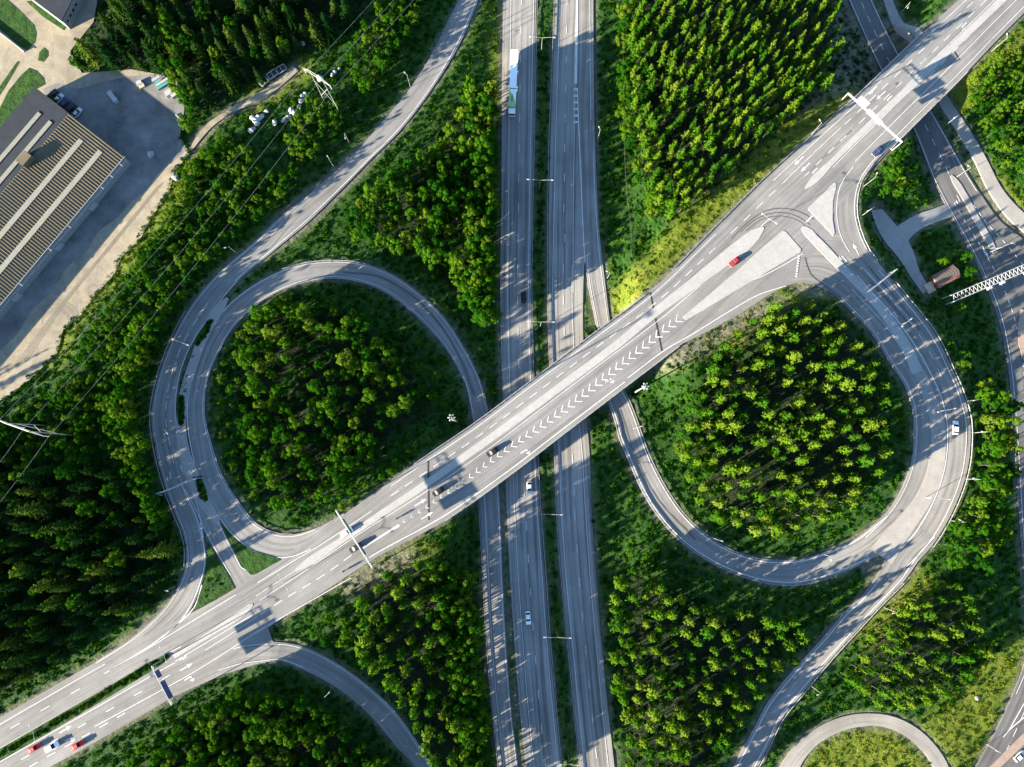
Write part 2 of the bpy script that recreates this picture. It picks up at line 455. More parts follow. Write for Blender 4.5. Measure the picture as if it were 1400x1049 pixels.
ROADS['gravel_loop'] = [(1060,1060,1086,1066,2),(1078,1030,1098,1041,2.1),(1106,1003,1120,1016,2.2),(1140,984,1150,1000,2.3),(1175,976,1180,993,2.4),(1214,978,1208,994,2.4),(1248,992,1238,1007,2.3),(1276,1016,1262,1028,2.2),(1294,1042,1276,1049,2.1),(1306,1090,1286,1090,2)]

NETS = {}
for k, rows in ROADS.items():
    A = []
    for lx, ly, rx, ry, z in rows:
        l = P(lx, ly, z); r = P(rx, ry, z)
        A.append((*((l + r) / 2), *l, *r, z))
    A = np.array(A)
    NETS[k] = (A, catmull(A, 2.5))

# ------------------------------------------------------------------ height field of the ground
GX = np.arange(-264, 265, 2.0); GY = np.arange(-174, 249, 2.0)
XX, YY = np.meshgrid(GX, GY)
samp = []; disc = []
for k, (A, D) in NETS.items():
    for i, row in enumerate(D):
        c, l, r, z = row[0:2], row[2:4], row[4:6], row[6]
        w = np.linalg.norm(r - l) / 2
        disc.append((c[0], c[1], w, 1.0 if k == 'overpass' else 0.0))
        if k == 'overpass' or i % 2: continue
        for t in (0.1, 0.5, 0.9):
            q = l * (1 - t) + r * t
            samp.append((q[0], q[1], z))
# overpass on embankment: everything but the two bridge spans
Ov = NETS['overpass'][1]
def px_of(x, y, z):
    v = Vector((x, y, z - CAM_H)); c, s = math.cos(TILT), math.sin(TILT)
    yy = v.y * c + v.z * s; zz = -v.y * s + v.z * c
    return CX + FPX * v.x / -zz, CY - FPX * yy / -zz
def over_solid(x):      # x = photo column of the centre line
    return x < 590 or 905 < x < 1188 or x > 1290
ov_px = np.array([px_of(r[0], r[1], 7)[0] for r in Ov])
for i, row in enumerate(Ov):
    if over_solid(ov_px[i]):
        for t in (0.02, 0.25, 0.5, 0.75, 0.98):
            q = row[2:4] * (1 - t) + row[4:6] * t
            samp.append((q[0], q[1], 7.0))
NAT = [(-100,300,4),(-100,100,4.5),(-100,-100,5),(100,-150,5),(300,-120,4),(500,-120,3),(150,50,4.5),(300,50,4.2),(420,30,3),(520,30,2.4),(250,120,4),(380,180,3.6),(150,480,4.5),(180,430,4.5),(300,300,4.2),(120,560,5),(0,640,5.5),(100,700,6),(0,800,6.2),(150,780,6.2),(-120,700,6),(-100,900,6.5),(50,900,6.6),(200,760,6.6),(-150,1000,6),
    (150,1080,6),(300,1000,5.6),(420,1000,4.5),(300,1100,5.5),(500,1080,3.2),(380,560,3.6),(450,460,3),(480,600,2.8),(560,520,1.6),(430,650,4.2),(350,620,4.6),(600,250,1.5),(560,300,2),(620,350,1.2),(660,200,0.6),(900,60,2.2),(950,150,2.5),(1000,60,2.6),(1060,100,2.6),(900,250,2.6),(870,330,2),(1120,60,1.6),(1150,50,1),(1000,-120,2.5),
    (1000,500,3.2),(1050,560,3.4),(1120,600,3.6),(1100,480,4.5),(1000,640,2.4),(1080,700,3),(1180,650,4.2),(900,850,1.2),(950,950,1.2),(1000,880,1.6),(900,1050,1),(560,850,2.2),(600,950,1.5),(540,900,2.8),(1250,850,2.4),(1300,900,2),(1250,950,2),(1330,820,2),(1360,700,1.6),(1350,600,2.2),(1340,520,2.4),(1320,450,2),(1290,330,1.6),(1240,260,2.6),
    (1350,980,1.7),(1180,1040,2),(1150,930,2.3),(1380,120,2),(1420,250,1.6),(1350,130,2),(1500,0,2),(1500,500,1.5),(1600,800,1.5),(1450,-150,2),(700,1300,0.5),(0,1300,5),(1400,1300,1.5)]
for x, y, z in NAT:
    q = P(x, y, z); samp.append((q[0], q[1], z))
samp = np.array(samp); disc = np.array(disc)
TZ = np.zeros(XX.shape); RD = np.zeros(XX.shape)
for r in range(XX.shape[0]):
    d2 = (XX[r][:, None] - samp[None, :, 0]) ** 2 + (YY[r][:, None] - samp[None, :, 1]) ** 2
    w = 1.0 / (d2 + 5.0) ** 2.2
    TZ[r] = (w * samp[None, :, 2]).sum(1) / w.sum(1)
    RD[r] = (np.hypot(XX[r][:, None] - disc[None, :, 0], YY[r][:, None] - disc[None, :, 1]) - disc[None, :, 2]).min(1)

YARD = [(-140,700),(-40,596),(0,553),(38,522),(78,484),(86,452),(110,432),(132,402),(157,374),(166,352),(192,327),(206,299),(231,264),(238,236),(259,210),(246,186),(251,150),(235,105),(180,95),(112,100),(96,70),(128,30),(140,-40),(-140,-40)]
def flat_zone(poly_px, z, blend):
    global TZ
    poly = PP(poly_px, z)
    d = dist_poly(XX, YY, poly)
    t = np.clip(1 - np.maximum(d, 0) / blend, 0, 1); t = t * t * (3 - 2 * t)
    TZ = TZ * (1 - t) + z * t
flat_zone(YARD, 4.0, 10)
def corridor(lo, hi):
    idx = [i for i in range(len(Ov)) if lo <= ov_px[i] <= hi]
    L = [tuple(Ov[i][2:4]) for i in idx]; R = [tuple(Ov[i][4:6]) for i in idx]
    return L + R[::-1]
for lo, hi in ((-400, 588), (907, 1186), (1292, 2000)):
    poly = corridor(lo, hi)
    d = dist_poly(XX, YY, poly)
    t = np.clip(1 - np.maximum(d - 1.0, 0) / 7.0, 0, 1); t = t * t * (3 - 2 * t)
    TZ = TZ * (1 - t) + 7.0 * t
JE = [(905,440),(936,469),(975,449),(1012,429),(1050,404),(1075,390),(1100,385),(1136,398),(1160,422),(1222,386),(1187,343),(1172,305),(1171,282),(1175,252),(1190,225),(1215,205),(1170,160),(1050,270)]
JW = [(130,915),(188,868),(230,850),(262,840),(325,806),(322,790),(338,779),(345,785),(385,763),(430,740),(470,712),(480,770),(380,845),(366,857),(374,880),(354,907),(303,923),(236,953)]
JUNC_E = [(1000,400),(1050,385),(1085,375),(1110,388),(1140,402),(1165,425),(1225,385),(1187,343),(1172,305),(1171,282),(1190,225),(1215,205),(1170,160),(1050,270)]
flat_zone(JUNC_E, 7.0, 8); flat_zone(JE, 7.0, 5)
JUNC_W = [(200,880),(255,838),(280,780),(283,740),(300,716),(325,690),(350,720),(400,735),(470,705),(460,760),(380,860),(350,905),(280,930)]
flat_zone(JUNC_W, 7.0, 8); flat_zone(JW, 7.0, 5)

def Tz(x, y):
    x = np.asarray(x, float); y = np.asarray(y, float)
    u = np.clip((x - GX[0]) / 2.0, 0, len(GX) - 1.001); v = np.clip((y - GY[0]) / 2.0, 0, len(GY) - 1.001)
    i = u.astype(int); j = v.astype(int); a = u - i; b = v - j
    return (TZ[j, i] * (1-a) * (1-b) + TZ[j, i+1] * a * (1-b) + TZ[j+1, i] * (1-a) * b + TZ[j+1, i+1] * a * b)
def Rdist(x, y):
    u = np.clip(np.round((np.asarray(x) - GX[0]) / 2).astype(int), 0, len(GX) - 1); v = np.clip(np.round((np.asarray(y) - GY[0]) / 2).astype(int), 0, len(GY) - 1)
    return RD[v, u]

# ground sheet: fine in the middle, growing out to the horizon
def grow(a, lim):
    out = []; s = 4.0; v = a
    while v < lim:
        v += s; s *= 1.5; out.append(v)
    return out
gx = [-x for x in grow(264, 5000)][::-1] + list(GX) + grow(264, 5000)
gy = [-y for y in grow(174, 5000)][::-1] + list(GY) + grow(248, 5000)
gx = np.array(gx); gy = np.array(gy)
GXX, GYY = np.meshgrid(gx, gy)
GZ = Tz(GXX, GYY)
inside = (np.abs(GXX) <= 264) & (GYY >= -174) & (GYY <= 248)
rd = Rdist(GXX, GYY)
yard_w = PP(YARD, 4.0)
yd = dist_poly(GXX, GYY, yard_w)
jd = np.minimum(dist_poly(GXX, GYY, PP(JE, 7)), dist_poly(GXX, GYY, PP(JW, 7)))
push = np.where(inside & ((rd < 1.3) | (yd < 0.5) | (jd < 0.8)), 0.3, 0.0)
rough = np.where(inside & (rd > 3) & (yd > 3) & (jd > 3), 0.25, 0.0) * np.sin(GXX * 0.9 + 1.7 * np.sin(GYY * 0.31)) * np.sin(GYY * 0.8 + 1.3 * np.sin(GXX * 0.27))
V = np.stack([GXX, GYY, GZ - push + rough], -1).reshape(-1, 3)
nx, ny = len(gx), len(gy)
ii, jj = np.meshgrid(np.arange(nx - 1), np.arange(ny - 1))
k0 = (jj * nx + ii).ravel()
F = np.stack([k0, k0 + 1, k0 + nx + 1, k0 + nx], -1)
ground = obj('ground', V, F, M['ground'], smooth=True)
tag(ground, 'green grassy ground under the whole road junction', 'ground', kind='structure')
DRY = [  # dry or yellowish grass
    [(825,415),(870,380),(935,300),(1030,215),(1140,125),(1168,132),(1050,245),(975,320),(900,400),(845,440)],
    [(900,490),(960,462),(1010,435),(1050,410),(1100,390),(1130,402),(1080,415),(1000,470),(930,495)],
    [(1270,1000),(1340,930),(1400,880),(1400,920),(1385,950),(1350,1020),(1325,1049),(1300,1049),(1290,1020)],
    [(1100,1049),(1130,1005),(1180,996),(1230,1005),(1268,1035),(1275,1060)],
    [(1300,110),(1330,90),(1400,50),(1400,90),(1330,130),(1310,150)],
    [(1360,230),(1400,270),(1400,290),(1380,290),(1350,250)],
    [(165,340),(240,240),(262,215),(270,240),(200,330),(120,420),(80,490),(60,500)],
    [(480,790),(570,745),(590,750),(560,780),(500,810)], [(683,0),(688,0),(686,150),(680,150)],
    [(350,120),(410,85),(415,100),(350,150)], [(1180,860),(1260,790),(1270,800),(1200,880)]]
dw = np.zeros(GXX.shape)
for poly in DRY:
    d = dist_poly(GXX, GYY, PP(poly, 4))
    dw = np.maximum(dw, np.clip(1 - d / 6, 0, 1))
dw = np.maximum(dw, np.where(inside & (rd < 3.0), 0.2, 0.0))
bw = np.zeros(GXX.shape)
for poly in ([(1085,150),(1150,120),(1205,95),(1160,0),(1140,-40),(1150,40)], [(900,500),(960,466),(1040,420),(1060,418),(1000,450),(930,490)], [(478,800),(500,785),(560,760),(560,768),(500,800)]):
    d = dist_poly(GXX, GYY, PP(poly, 3))
    bw = np.maximum(bw, np.clip(1 - d / 5, 0, 0.85))
bw = np.maximum(bw, np.where(inside, np.clip(0.95 - np.maximum(rd - 0.3, 0) / 1.3, 0, 0.8), 0))
WOODS = [  # woodland floors: dark ground colour with the shade under the trees painted in
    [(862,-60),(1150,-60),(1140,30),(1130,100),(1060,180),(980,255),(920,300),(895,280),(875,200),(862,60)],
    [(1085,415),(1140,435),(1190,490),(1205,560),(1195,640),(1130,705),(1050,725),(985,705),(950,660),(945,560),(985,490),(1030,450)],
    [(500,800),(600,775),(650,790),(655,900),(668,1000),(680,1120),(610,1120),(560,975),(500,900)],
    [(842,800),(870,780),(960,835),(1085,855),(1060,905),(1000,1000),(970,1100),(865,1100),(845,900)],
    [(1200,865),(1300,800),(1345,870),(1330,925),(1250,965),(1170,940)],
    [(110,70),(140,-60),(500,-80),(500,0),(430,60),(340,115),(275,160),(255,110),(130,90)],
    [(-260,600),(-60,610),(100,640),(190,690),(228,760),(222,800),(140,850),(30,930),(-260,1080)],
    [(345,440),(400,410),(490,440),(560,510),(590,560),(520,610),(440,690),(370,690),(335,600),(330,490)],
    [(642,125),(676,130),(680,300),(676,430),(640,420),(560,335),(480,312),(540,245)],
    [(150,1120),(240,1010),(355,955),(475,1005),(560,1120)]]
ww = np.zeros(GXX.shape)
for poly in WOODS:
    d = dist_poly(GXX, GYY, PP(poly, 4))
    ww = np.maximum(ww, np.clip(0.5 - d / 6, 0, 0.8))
for nm, arr in (('dry', dw), ('bare', bw), ('floor_shade', ww)):
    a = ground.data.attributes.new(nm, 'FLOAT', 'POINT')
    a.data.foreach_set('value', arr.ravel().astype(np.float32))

# ------------------------------------------------------------------ road surfaces
def road(key, name, mat, label, cat, layer=0, fixed=None, across=8, skirt=0.5):
    D = NETS[key][1]
    n = len(D)
    s = np.concatenate([[0], np.cumsum(np.linalg.norm(np.diff(D[:, :2], axis=0), axis=1))])
    V = []; UV = []
    for i in range(n):
        l, r = D[i, 2:4], D[i, 4:6]
        w = np.linalg.norm(r - l)
        for t in range(across + 1):
            q = l + (r - l) * t / across
            z = (fixed if fixed is not None else float(Tz(*q))) + 0.05 + layer * 0.012
            V.append((q[0], q[1], z)); UV.append((w * t / across, s[i]))
        for q in (l, r):
            V.append((q[0], q[1], V[-1][2] - skirt)); UV.append((0, s[i]))
    m = across + 3
    F = []
    for i in range(n - 1):
        a, b = i * m, (i + 1) * m
        for t in range(across):
            F.append((a + t, a + t + 1, b + t + 1, b + t))
        F.append((a + across + 1, a, b, b + across + 1)); F.append((a + across, a + across + 2, b + across + 2, b + across))
    # make faces point up
    v0 = np.array(V[F[0][0]]); v1 = np.array(V[F[0][1]]); v2 = np.array(V[F[0][2]])
    if np.cross(v1 - v0, v2 - v0)[2] < 0: F = [f[::-1] for f in F]
    o = obj(name, V, F, mat, uv=UV)
    return tag(o, label, cat, kind='structure')

R = {}
R['mot_west'] = road('mot_west', 'motorway_road', M['asphalt_mot'], 'motorway carriageway carrying the white lorry, passing under the bridge', 'motorway', 0, 0.0)
R['mot_east'] = road('mot_east', 'motorway_road', M['asphalt_mot'], 'motorway carriageway with the forked merging lane above the bridge', 'motorway', 0, 0.0)
R['collector'] = road('collector', 'slip_road', M['asphalt_mot'], 'narrow slip lane running down beside the motorway below the bridge', 'road', 1)
R['merge'] = road('merge', 'slip_road', M['asphalt_mot'], 'merging lane leaving the bridge and joining the motorway at the grassy gore', 'road', 1)
R['loop_west'] = road('loop_west', 'loop_road', M['asphalt_ramp'], 'loop ramp curling round the leafy wood with the scattered round crowns', 'road', 1)
R['ramp_west'] = road('ramp_west', 'ramp_road', M['asphalt_ramp'], 'long grey ramp sweeping past the power pylon down to the overpass', 'road', 0)
R['branch_west'] = road('branch_west', 'ramp_road', M['asphalt_ramp'], 'short straight ramp between the two grass triangles', 'road', 2)
R['offramp_sw'] = road('offramp_sw', 'ramp_road', M['asphalt_ramp'], 'curved exit ramp dropping from the overpass between two dark woods', 'road', 0)
R['ring_east'] = road('ring_east', 'ramp_road', M['asphalt_ramp'], 'wide double ramp curving round the pine plantation with pale central strip', 'road', 0)
R['loop_east'] = road('loop_east', 'loop_road', M['asphalt_ramp'], 'narrow loop ramp under the pine plantation leading beneath the bridge', 'road', 1)
R['ramp_east'] = road('ramp_east', 'ramp_road', M['asphalt_ramp'], 'ramp running off from the wide curve between two woods', 'road', 2)
R['slip_ne'] = road('slip_ne', 'slip_road', M['asphalt_ramp'], 'short curved slip lane beside the white triangular island', 'road', 3)
R['overpass'] = road('overpass', 'overpass_road', M['asphalt'], 'wide grey overpass road crossing diagonally over the motorway', 'road', 4, 7.0, 12)
R['side_east'] = road('side_east', 'side_road', M['asphalt_new'], 'dark side road passing beneath the overpass and the lattice gantry', 'road', 0)
R['cycle_path'] = road('cycle_path', 'cycle_path', M['conc_grey'], 'pale cycle path running alongside the dark side road', 'path', 0)
R['gravel_spur'] = road('gravel_spur', 'gravel_path', M['conc_grey'], 'short gravel spur linking the side road to the curved path', 'path', 1)
R['gravel_path'] = road('gravel_path', 'gravel_path', M['conc_grey'], 'bluish gravel path leading down to the small brown hut', 'path', 0)
R['dirt_track'] = road('dirt_track', 'dirt_path', M['sand'], 'sandy dirt track leaving the yard towards the trailer', 'path', 0)
R['gravel_loop'] = road('gravel_loop', 'gravel_path', M['gravel'], 'pale curved gravel road round a yellowish meadow', 'path', 0)

def flat_sheet(name, poly_px, z, mat, label, cat, dz=0.0, kind='structure', parent=None, curb=None, smooth_step=None):
    pts = PP(poly_px, z)
    if smooth_step:
        A = np.vstack([pts, pts[:1]])
        pts = catmull(A, smooth_step)[:-1]
    V = [(p[0], p[1], z + dz) for p in pts]
    n = len(V)
    area = sum(V[i][0] * V[(i+1) % n][1] - V[(i+1) % n][0] * V[i][1] for i in range(n))
    if area < 0: V = V[::-1]
    bm = bmesh.new()
    vs = [bm.verts.new(v) for v in V]
    f = bm.faces.new(vs)
    if curb:
        ex = bmesh.ops.extrude_face_region(bm, geom=[f])
        up = [g for g in ex['geom'] if isinstance(g, bmesh.types.BMVert)]
        for g in up: g.co.z += curb
        if f.is_valid: bm.faces.remove(f)
    bmesh.ops.triangulate(bm, faces=[x for x in bm.faces if len(x.verts) > 4])
    bmesh.ops.recalc_face_normals(bm, faces=bm.faces[:])
    me = bpy.data.meshes.new(name)
    bm.to_mesh(me); bm.free()
    me.materials.append(mat)
    uvl = me.uv_layers.new(name='UVMap')
    for lp in me.loops:
        c = me.vertices[lp.vertex_index].co
        uvl.data[lp.index].uv = (c.x, c.y)
    o = obj_me(name, me, parent)
    if label: tag(o, label, cat, kind=kind)
    return o

flat_sheet('yard_ground', YARD, 4.0, M['sand'], 'pale sandy yard and lanes beside the big warehouse', 'yard', 0.03)
flat_sheet('junction_road', JE, 7.0, M['junction'], 'open tarmac of the turning area around the white islands', 'road', 0.03)
flat_sheet('junction_road', JW, 7.0, M['junction'], 'open tarmac where the loop ramps meet the overpass beside the grass triangles', 'road', 0.03)

# ------------------------------------------------------------------ painted markings, islands
M['yard_shade'] = paving('yard shade grey', 0.150, (1.0, 0.98, 0.94), 0.5)  # darker grey that paints the warehouse shadow into the yard surface
flat_sheet('yard_shade_sheet', [(60,121),(80,114),(104,121),(140,112),(185,104),(225,104),(247,116),(252,150),(246,184),(254,204),(236,221),(214,240),(202,258),(178,277),(160,298),(134,318),(118,345),(92,366),(72,398),(44,424),(24,456),(-6,486),(-40,530),(-80,540),(-80,420),(60,230),(60,150)], 4.0, M['yard_shade'], 'darker grey sheet painting the shadow of the warehouse onto the yard', 'yard', 0.045, smooth_step=2.0)
def surf_z(q, fixed, lift):
    return (fixed if fixed is not None else float(Tz(*q))) + lift

def strip(name, pts, width, fixed, lift, mat, parent, w_end=None):
    pts = np.asarray(pts)
    n = len(pts)
    if n < 2: return None
    T = np.gradient(pts, axis=0)
    T /= np.maximum(np.linalg.norm(T, axis=1), 1e-6)[:, None]
    Nn = np.stack([-T[:, 1], T[:, 0]], -1)
    V = []; F = []; UV = []
    s = 0
    for i in range(n):
        w = width if w_end is None else width + (w_end - width) * i / (n - 1)
        if i: s += np.linalg.norm(pts[i] - pts[i-1])
        for sg in (1, -1):
            q = pts[i] + Nn[i] * sg * w / 2
            V.append((q[0], q[1], surf_z(q, fixed, lift))); UV.append((sg * w / 2, s))
    for i in range(n - 1):
        F.append((2*i, 2*i+1, 2*i+3, 2*i+2))
    return obj(name, V, F, mat, parent, uv=UV)

def resample(pts, step):
    pts = np.asarray(pts, float)
    s = np.concatenate([[0], np.cumsum(np.linalg.norm(np.diff(pts, axis=0), axis=1))])
    n = max(2, int(s[-1] / step) + 1)
    u = np.linspace(0, s[-1], n)
    return np.stack([np.interp(u, s, pts[:, 0]), np.interp(u, s, pts[:, 1])], -1)

def cut(pts, a, b, step=2.5):
    pts = np.asarray(pts, float)
    s = np.concatenate([[0], np.cumsum(np.linalg.norm(np.diff(pts, axis=0), axis=1))])
    u = np.linspace(a, b, max(2, int((b - a) / step) + 1))
    return np.stack([np.interp(u, s, pts[:, 0]), np.interp(u, s, pts[:, 1])], -1)

def line_pts(key, f, i0=0, i1=None):
    """Line at fraction f across road key, between control rows i0..i1 (floats allowed)."""
    A, D = NETS[key]
    lens = [0]
    for i in range(len(A) - 1):
        lens.append(lens[-1] + max(1, int(round(np.linalg.norm(A[i+1][:2] - A[i][:2]) / 2.5))))
    def at(i): return int(round(np.interp(i, range(len(lens)), lens)))
    a, b = at(i0), at(len(A) - 1 if i1 is None else i1)
    seg = D[a:b+1]
    if isinstance(f, tuple):
        fs = np.linspace(f[0], f[1], len(seg))[:, None]
    else: fs = f
    return seg[:, 2:4] + (seg[:, 4:6] - seg[:, 2:4]) * fs

FIX = {'overpass': 7.0, 'mot_west': 0.0, 'mot_east': 0.0}
LIFT = 0.135
def solid(key, pts, w=0.18, name='edge_line', lift=LIFT, w_end=None):
    return strip(name, pts, w, FIX.get(key), lift, M['paint'], R[key], w_end)
def dashes(key, pts, on=3.0, off=6.0, w=0.21, start=0.0):
    L = np.linalg.norm(np.diff(pts, axis=0), axis=1).sum()
    a = start
    while a + on < L:
        strip('lane_dash', cut(pts, a, a + on), w, FIX.get(key), LIFT, M['paint'], R[key])
        a += on + off
def px_line(pts, z): return catmull(PP(pts, z), 2.5)

# overpass
solid('overpass', line_pts('overpass', 0.07, 7.6, 13))
solid('overpass', line_pts('overpass', 0.09, 0, 2.4)); solid('overpass', line_pts('overpass', 0.10, 14, 19))
dashes('overpass', line_pts('overpass', 0.22, 0, 2.3), 3.2, 7.5)
solid('overpass', px_line([(143,921),(215,879),(262,850),(323,813)], 7)); solid('overpass', px_line([(150,917),(215,876),(240,856),(266,830),(276,800)], 7), 0.3)
solid('overpass', px_line([(352,797),(395,771),(440,744),(508,699)], 7)); dashes('overpass', line_pts('overpass', 0.205, 7.5, 13), 3.1, 2.5, start=1)
dashes('overpass', line_pts('overpass', 0.21, 13.2, 19), 3.2, 3.0); dashes('overpass', line_pts('overpass', 0.355, 14.6, 19), 3.2, 3.0)
solid('overpass', line_pts('overpass', 0.205, 14.2, 15.4)); solid('overpass', line_pts('overpass', 0.355, 14.5, 15.6))
solid('overpass', line_pts('overpass', 0.455, 14.8, 19), 0.18); solid('overpass', line_pts('overpass', 0.555, 14.9, 19), 0.18)
solid('overpass', line_pts('overpass', 0.735, 15.2, 19)); solid('overpass', line_pts('overpass', 0.92, 15.8, 19))
dashes('overpass', line_pts('overpass', 0.60, 16.8, 19), 3.2, 3.0)
solid('overpass', line_pts('overpass', 0.345, 5.2, 13), 0.16); solid('overpass', line_pts('overpass', 0.46, 5.2, 13), 0.16)
solid('overpass', line_pts('overpass', 0.93, 7.0, 11.1), 0.26)
solid('overpass', px_line([(400,836),(345,868),(285,907),(180,966),(130,993)], 7)); solid('overpass', px_line([(480,790),(440,813),(400,836)], 7), 0.2)
solid('overpass', px_line([(352,843),(320,864),(281,889)], 7), 0.16)
dashes('overpass', px_line([(352,843),(400,812),(440,788),(490,752)], 7), 3.1, 2.2, start=1)
solid('overpass', px_line([(494,751),(520,734),(546,718)], 7), 0.25, w_end=0.8)
dashes('overpass', line_pts('overpass', 0.70, 0, 3.4), 3.0, 7.0); dashes('overpass', line_pts('overpass', 0.85, 0, 2.6), 3.0, 3.2)
solid('overpass', line_pts('overpass', 0.40, 0, 3.6), 0.18); solid('overpass', line_pts('overpass', 0.575, 0, 3.4), 0.18)
solid('overpass', px_line([(236,896),(290,862),(343,828)], 7), 0.18); solid('overpass', px_line([(240,904),(300,868),(350,838)], 7), 0.18)
# gap-side lines at the turning area
solid('overpass', px_line([(960,425),(1010,392),(1050,374),(1098,347)], 7), 0.2)
solid('overpass', px_line([(858,517),(912,477),(950,455),(995,427),(1040,402),(1075,391)], 7), 0.24)

def chevron(c, d, size):
    d = d / np.linalg.norm(d); nrm = np.array((-d[1], d[0]))
    w = 0.09 * size + 0.12
    tip = c - d * size * 0.30
    up = c + nrm * size * 0.5 + d * size * 0.30; dn = c - nrm * size * 0.5 + d * size * 0.30
    V = [tip, tip + d * w * 1.3, up + d * w * 1.3, up, dn, dn + d * w * 1.3]
    V = [(p[0], p[1], 7.0 + LIFT) for p in V]
    return obj('chevron_marking', V, [(0, 1, 2, 3), (0, 4, 5, 1)], M['paint'], R['overpass'])
cl = px_line([(552,713),(580,696),(597,684),(624,666),(657,641),(697,612),(725,593),(759,569),(785,550),(820,522),(850,498),(879,475),(910,450),(926,438)], 7)
Lc = np.linalg.norm(np.diff(cl, axis=0), axis=1).sum()
k = 40
for i in range(k):
    s = Lc * (i / (k - 1)) ** 1.0
    c = cut(cl, max(0, s - 0.01), min(Lc, s + 0.01))[0]; c2 = cut(cl, max(0, s - 1), min(Lc, s + 1))
    chevron(c, c2[-1] - c2[0], 1.2 + 1.8 * min(1, i / 24))

def arrow(key, px, py, dirpx, turn=0, z=7.0, L=4.6):
    c = P(px, py, z); e = P(px + dirpx[0], py + dirpx[1], z) - c
    a = math.atan2(e[1], e[0])
    prof = [(-L/2, -0.16), (L*0.1, -0.16), (L*0.1, -0.62), (L/2, 0), (L*0.1, 0.62), (L*0.1, 0.16), (-L/2, 0.16)]
    fs = [(0, 1, 5, 6), (2, 3, 4)]
    if turn:
        prof = [(-L/2, -0.16), (0.2, -0.16), (0.2, 0.16), (-L/2, 0.16), (0.2, turn*0.5), (-0.35, turn*0.5), (L*0.2, turn*0.9), (-L*0.2, turn*0.9), (0.0, turn*1.7)]
        fs = [(0, 1, 2, 3), (1 if turn < 0 else 2, 4, 5), (6, 8, 7)]
    V = []
    for x, y in prof:
        q = c + np.array((x * math.cos(a) - y * math.sin(a), x * math.sin(a) + y * math.cos(a)))
        V.append((q[0], q[1], surf_z(q, FIX.get(key), LIFT)))
    F = []
    for f in fs:
        v = [np.array(V[i]) for i in f[:3]]
        F.append(f if np.cross(v[1] - v[0], v[2] - v[0])[2] > 0 else f[::-1])
    return obj('arrow_marking', V, F, M['paint'], R[key])
sw = (-1, 0.93); ne = (1, -0.6)
for x, y, t in ((1193,124,0),(1204,131,0),(1213,137,1),(1092,220,0),(1101,229,0),(1111,236,1),(1315,37,1)): arrow('overpass', x, y, sw, t)
for x, y, t in ((248,901,0),(255,912,0),(261,925,-1),(90,997,0),(98,1008,-1),(575,687,0),(584,705,0),(720,615,-1),(835,518,-1)): arrow('overpass', x, y, ne, t)
arrow('ring_east', 1222, 427, (-0.7,-1), 1, 6.9); arrow('ring_east', 1152, 351, (-0.8,-1), 1); arrow('ring_east', 1170, 341, (-0.5,-1), 0)
arrow('ramp_west', 234, 654, (0.2,1), -1, 6.5); arrow('ramp_west', 250, 645, (0.35,1), 1, 6.5)
arrow('side_east', 1312, 275, (0.5,1), -1, 0.5); arrow('side_east', 1347, 345, (0.5,1), 0, 0.6)
for i in range(9):
    c = PP([(1092, 350), (1088.5, 378)], 7); q = c[0] + (c[1] - c[0]) * i / 8
    e = 0.28
    obj('yield_block', [(q[0]-e*1.2,q[1]-e,7.15),(q[0]+e*1.2,q[1]-e,7.15),(q[0]+e*1.2,q[1]+e,7.15),(q[0]-e*1.2,q[1]+e,7.15)], [(0,1,2,3)], M['paint'], R['ring_east'])
solid('overpass', px_line([(1102,304),(1111,295)], 7), 0.5, 'stop_line')
M['mark'] = paving('rubbered asphalt', 0.062, (1.0, 1.0, 1.0), 0.3)
M['repair'] = paving('asphalt repair', 0.085, (1.0, 1.0, 1.0), 0.2)
def mark(key, pts, z, w, mat='mark', name='tyre_mark', lift=0.118):
    strip(name, px_line(pts, z), w, FIX.get(key), lift, M[mat], R[key])
mark('overpass', [(1012,318),(1030,302),(1050,293),(1072,291),(1092,297),(1108,308)], 7, 0.30); mark('overpass', [(1020,316),(1040,301),(1058,296),(1078,297),(1095,304),(1104,312)], 7, 0.26)
mark('overpass', [(1000,326),(1024,303),(1048,288),(1072,285),(1094,290),(1112,300)], 7, 0.34)
mark('ring_east', [(1100,352),(1108,375),(1130,392),(1150,408)], 7, 0.25); mark('ring_east', [(1190,386),(1222,420),(1246,446)], 6.9, 0.7, 'repair', 'repair_strip'); mark('ring_east', [(1186,364),(1215,398),(1250,440),(1258,452)], 6.9, 0.6, 'repair', 'repair_strip')
mark('ramp_east', [(1273,737),(1238,776),(1205,812),(1178,842)], 3.9, 0.7, 'repair', 'repair_strip')
mark('loop_west', [(470,374),(520,380),(560,402),(600,442),(630,492),(648,540)], 1.8, 0.6, 'repair', 'tyre_mark'); mark('loop_east', [(848,560),(868,622),(900,684),(950,738)], 0.8, 0.5, 'repair', 'tyre_mark')
# motorway
solid('mot_west', line_pts('mot_west', 0.24)); solid('mot_west', line_pts('mot_west', 0.92)); dashes('mot_west', line_pts('mot_west', 0.56), 3, 8)
solid('mot_east', line_pts('mot_east', 0.12)); dashes('mot_east', line_pts('mot_east', (0.30, 0.34), 0, 5), 3, 8); dashes('mot_east', line_pts('mot_east', (0.40, 0.52), 5, 11), 3, 8); dashes('mot_east', line_pts('mot_east', 0.5, 11), 3, 8)
solid('mot_east', line_pts('mot_east', (0.66, 0.82), 6, 11)); solid('mot_east', line_pts('mot_east', 0.82, 11)); solid('mot_east', line_pts('mot_east', (0.90, 0.92), 0, 2.5))
solid('mot_east', px_line([(790,-60),(789,0),(788,60),(787,115)], 0), 0.5, 'taper_marking', w_end=1.0)
solid('mot_east', px_line([(785,122),(785,175),(784,262),(783.5,340),(783.5,400)], 0)); solid('merge', px_line([(789,122),(792,190),(795,262),(798,330),(800,360)], 0), 0.3)
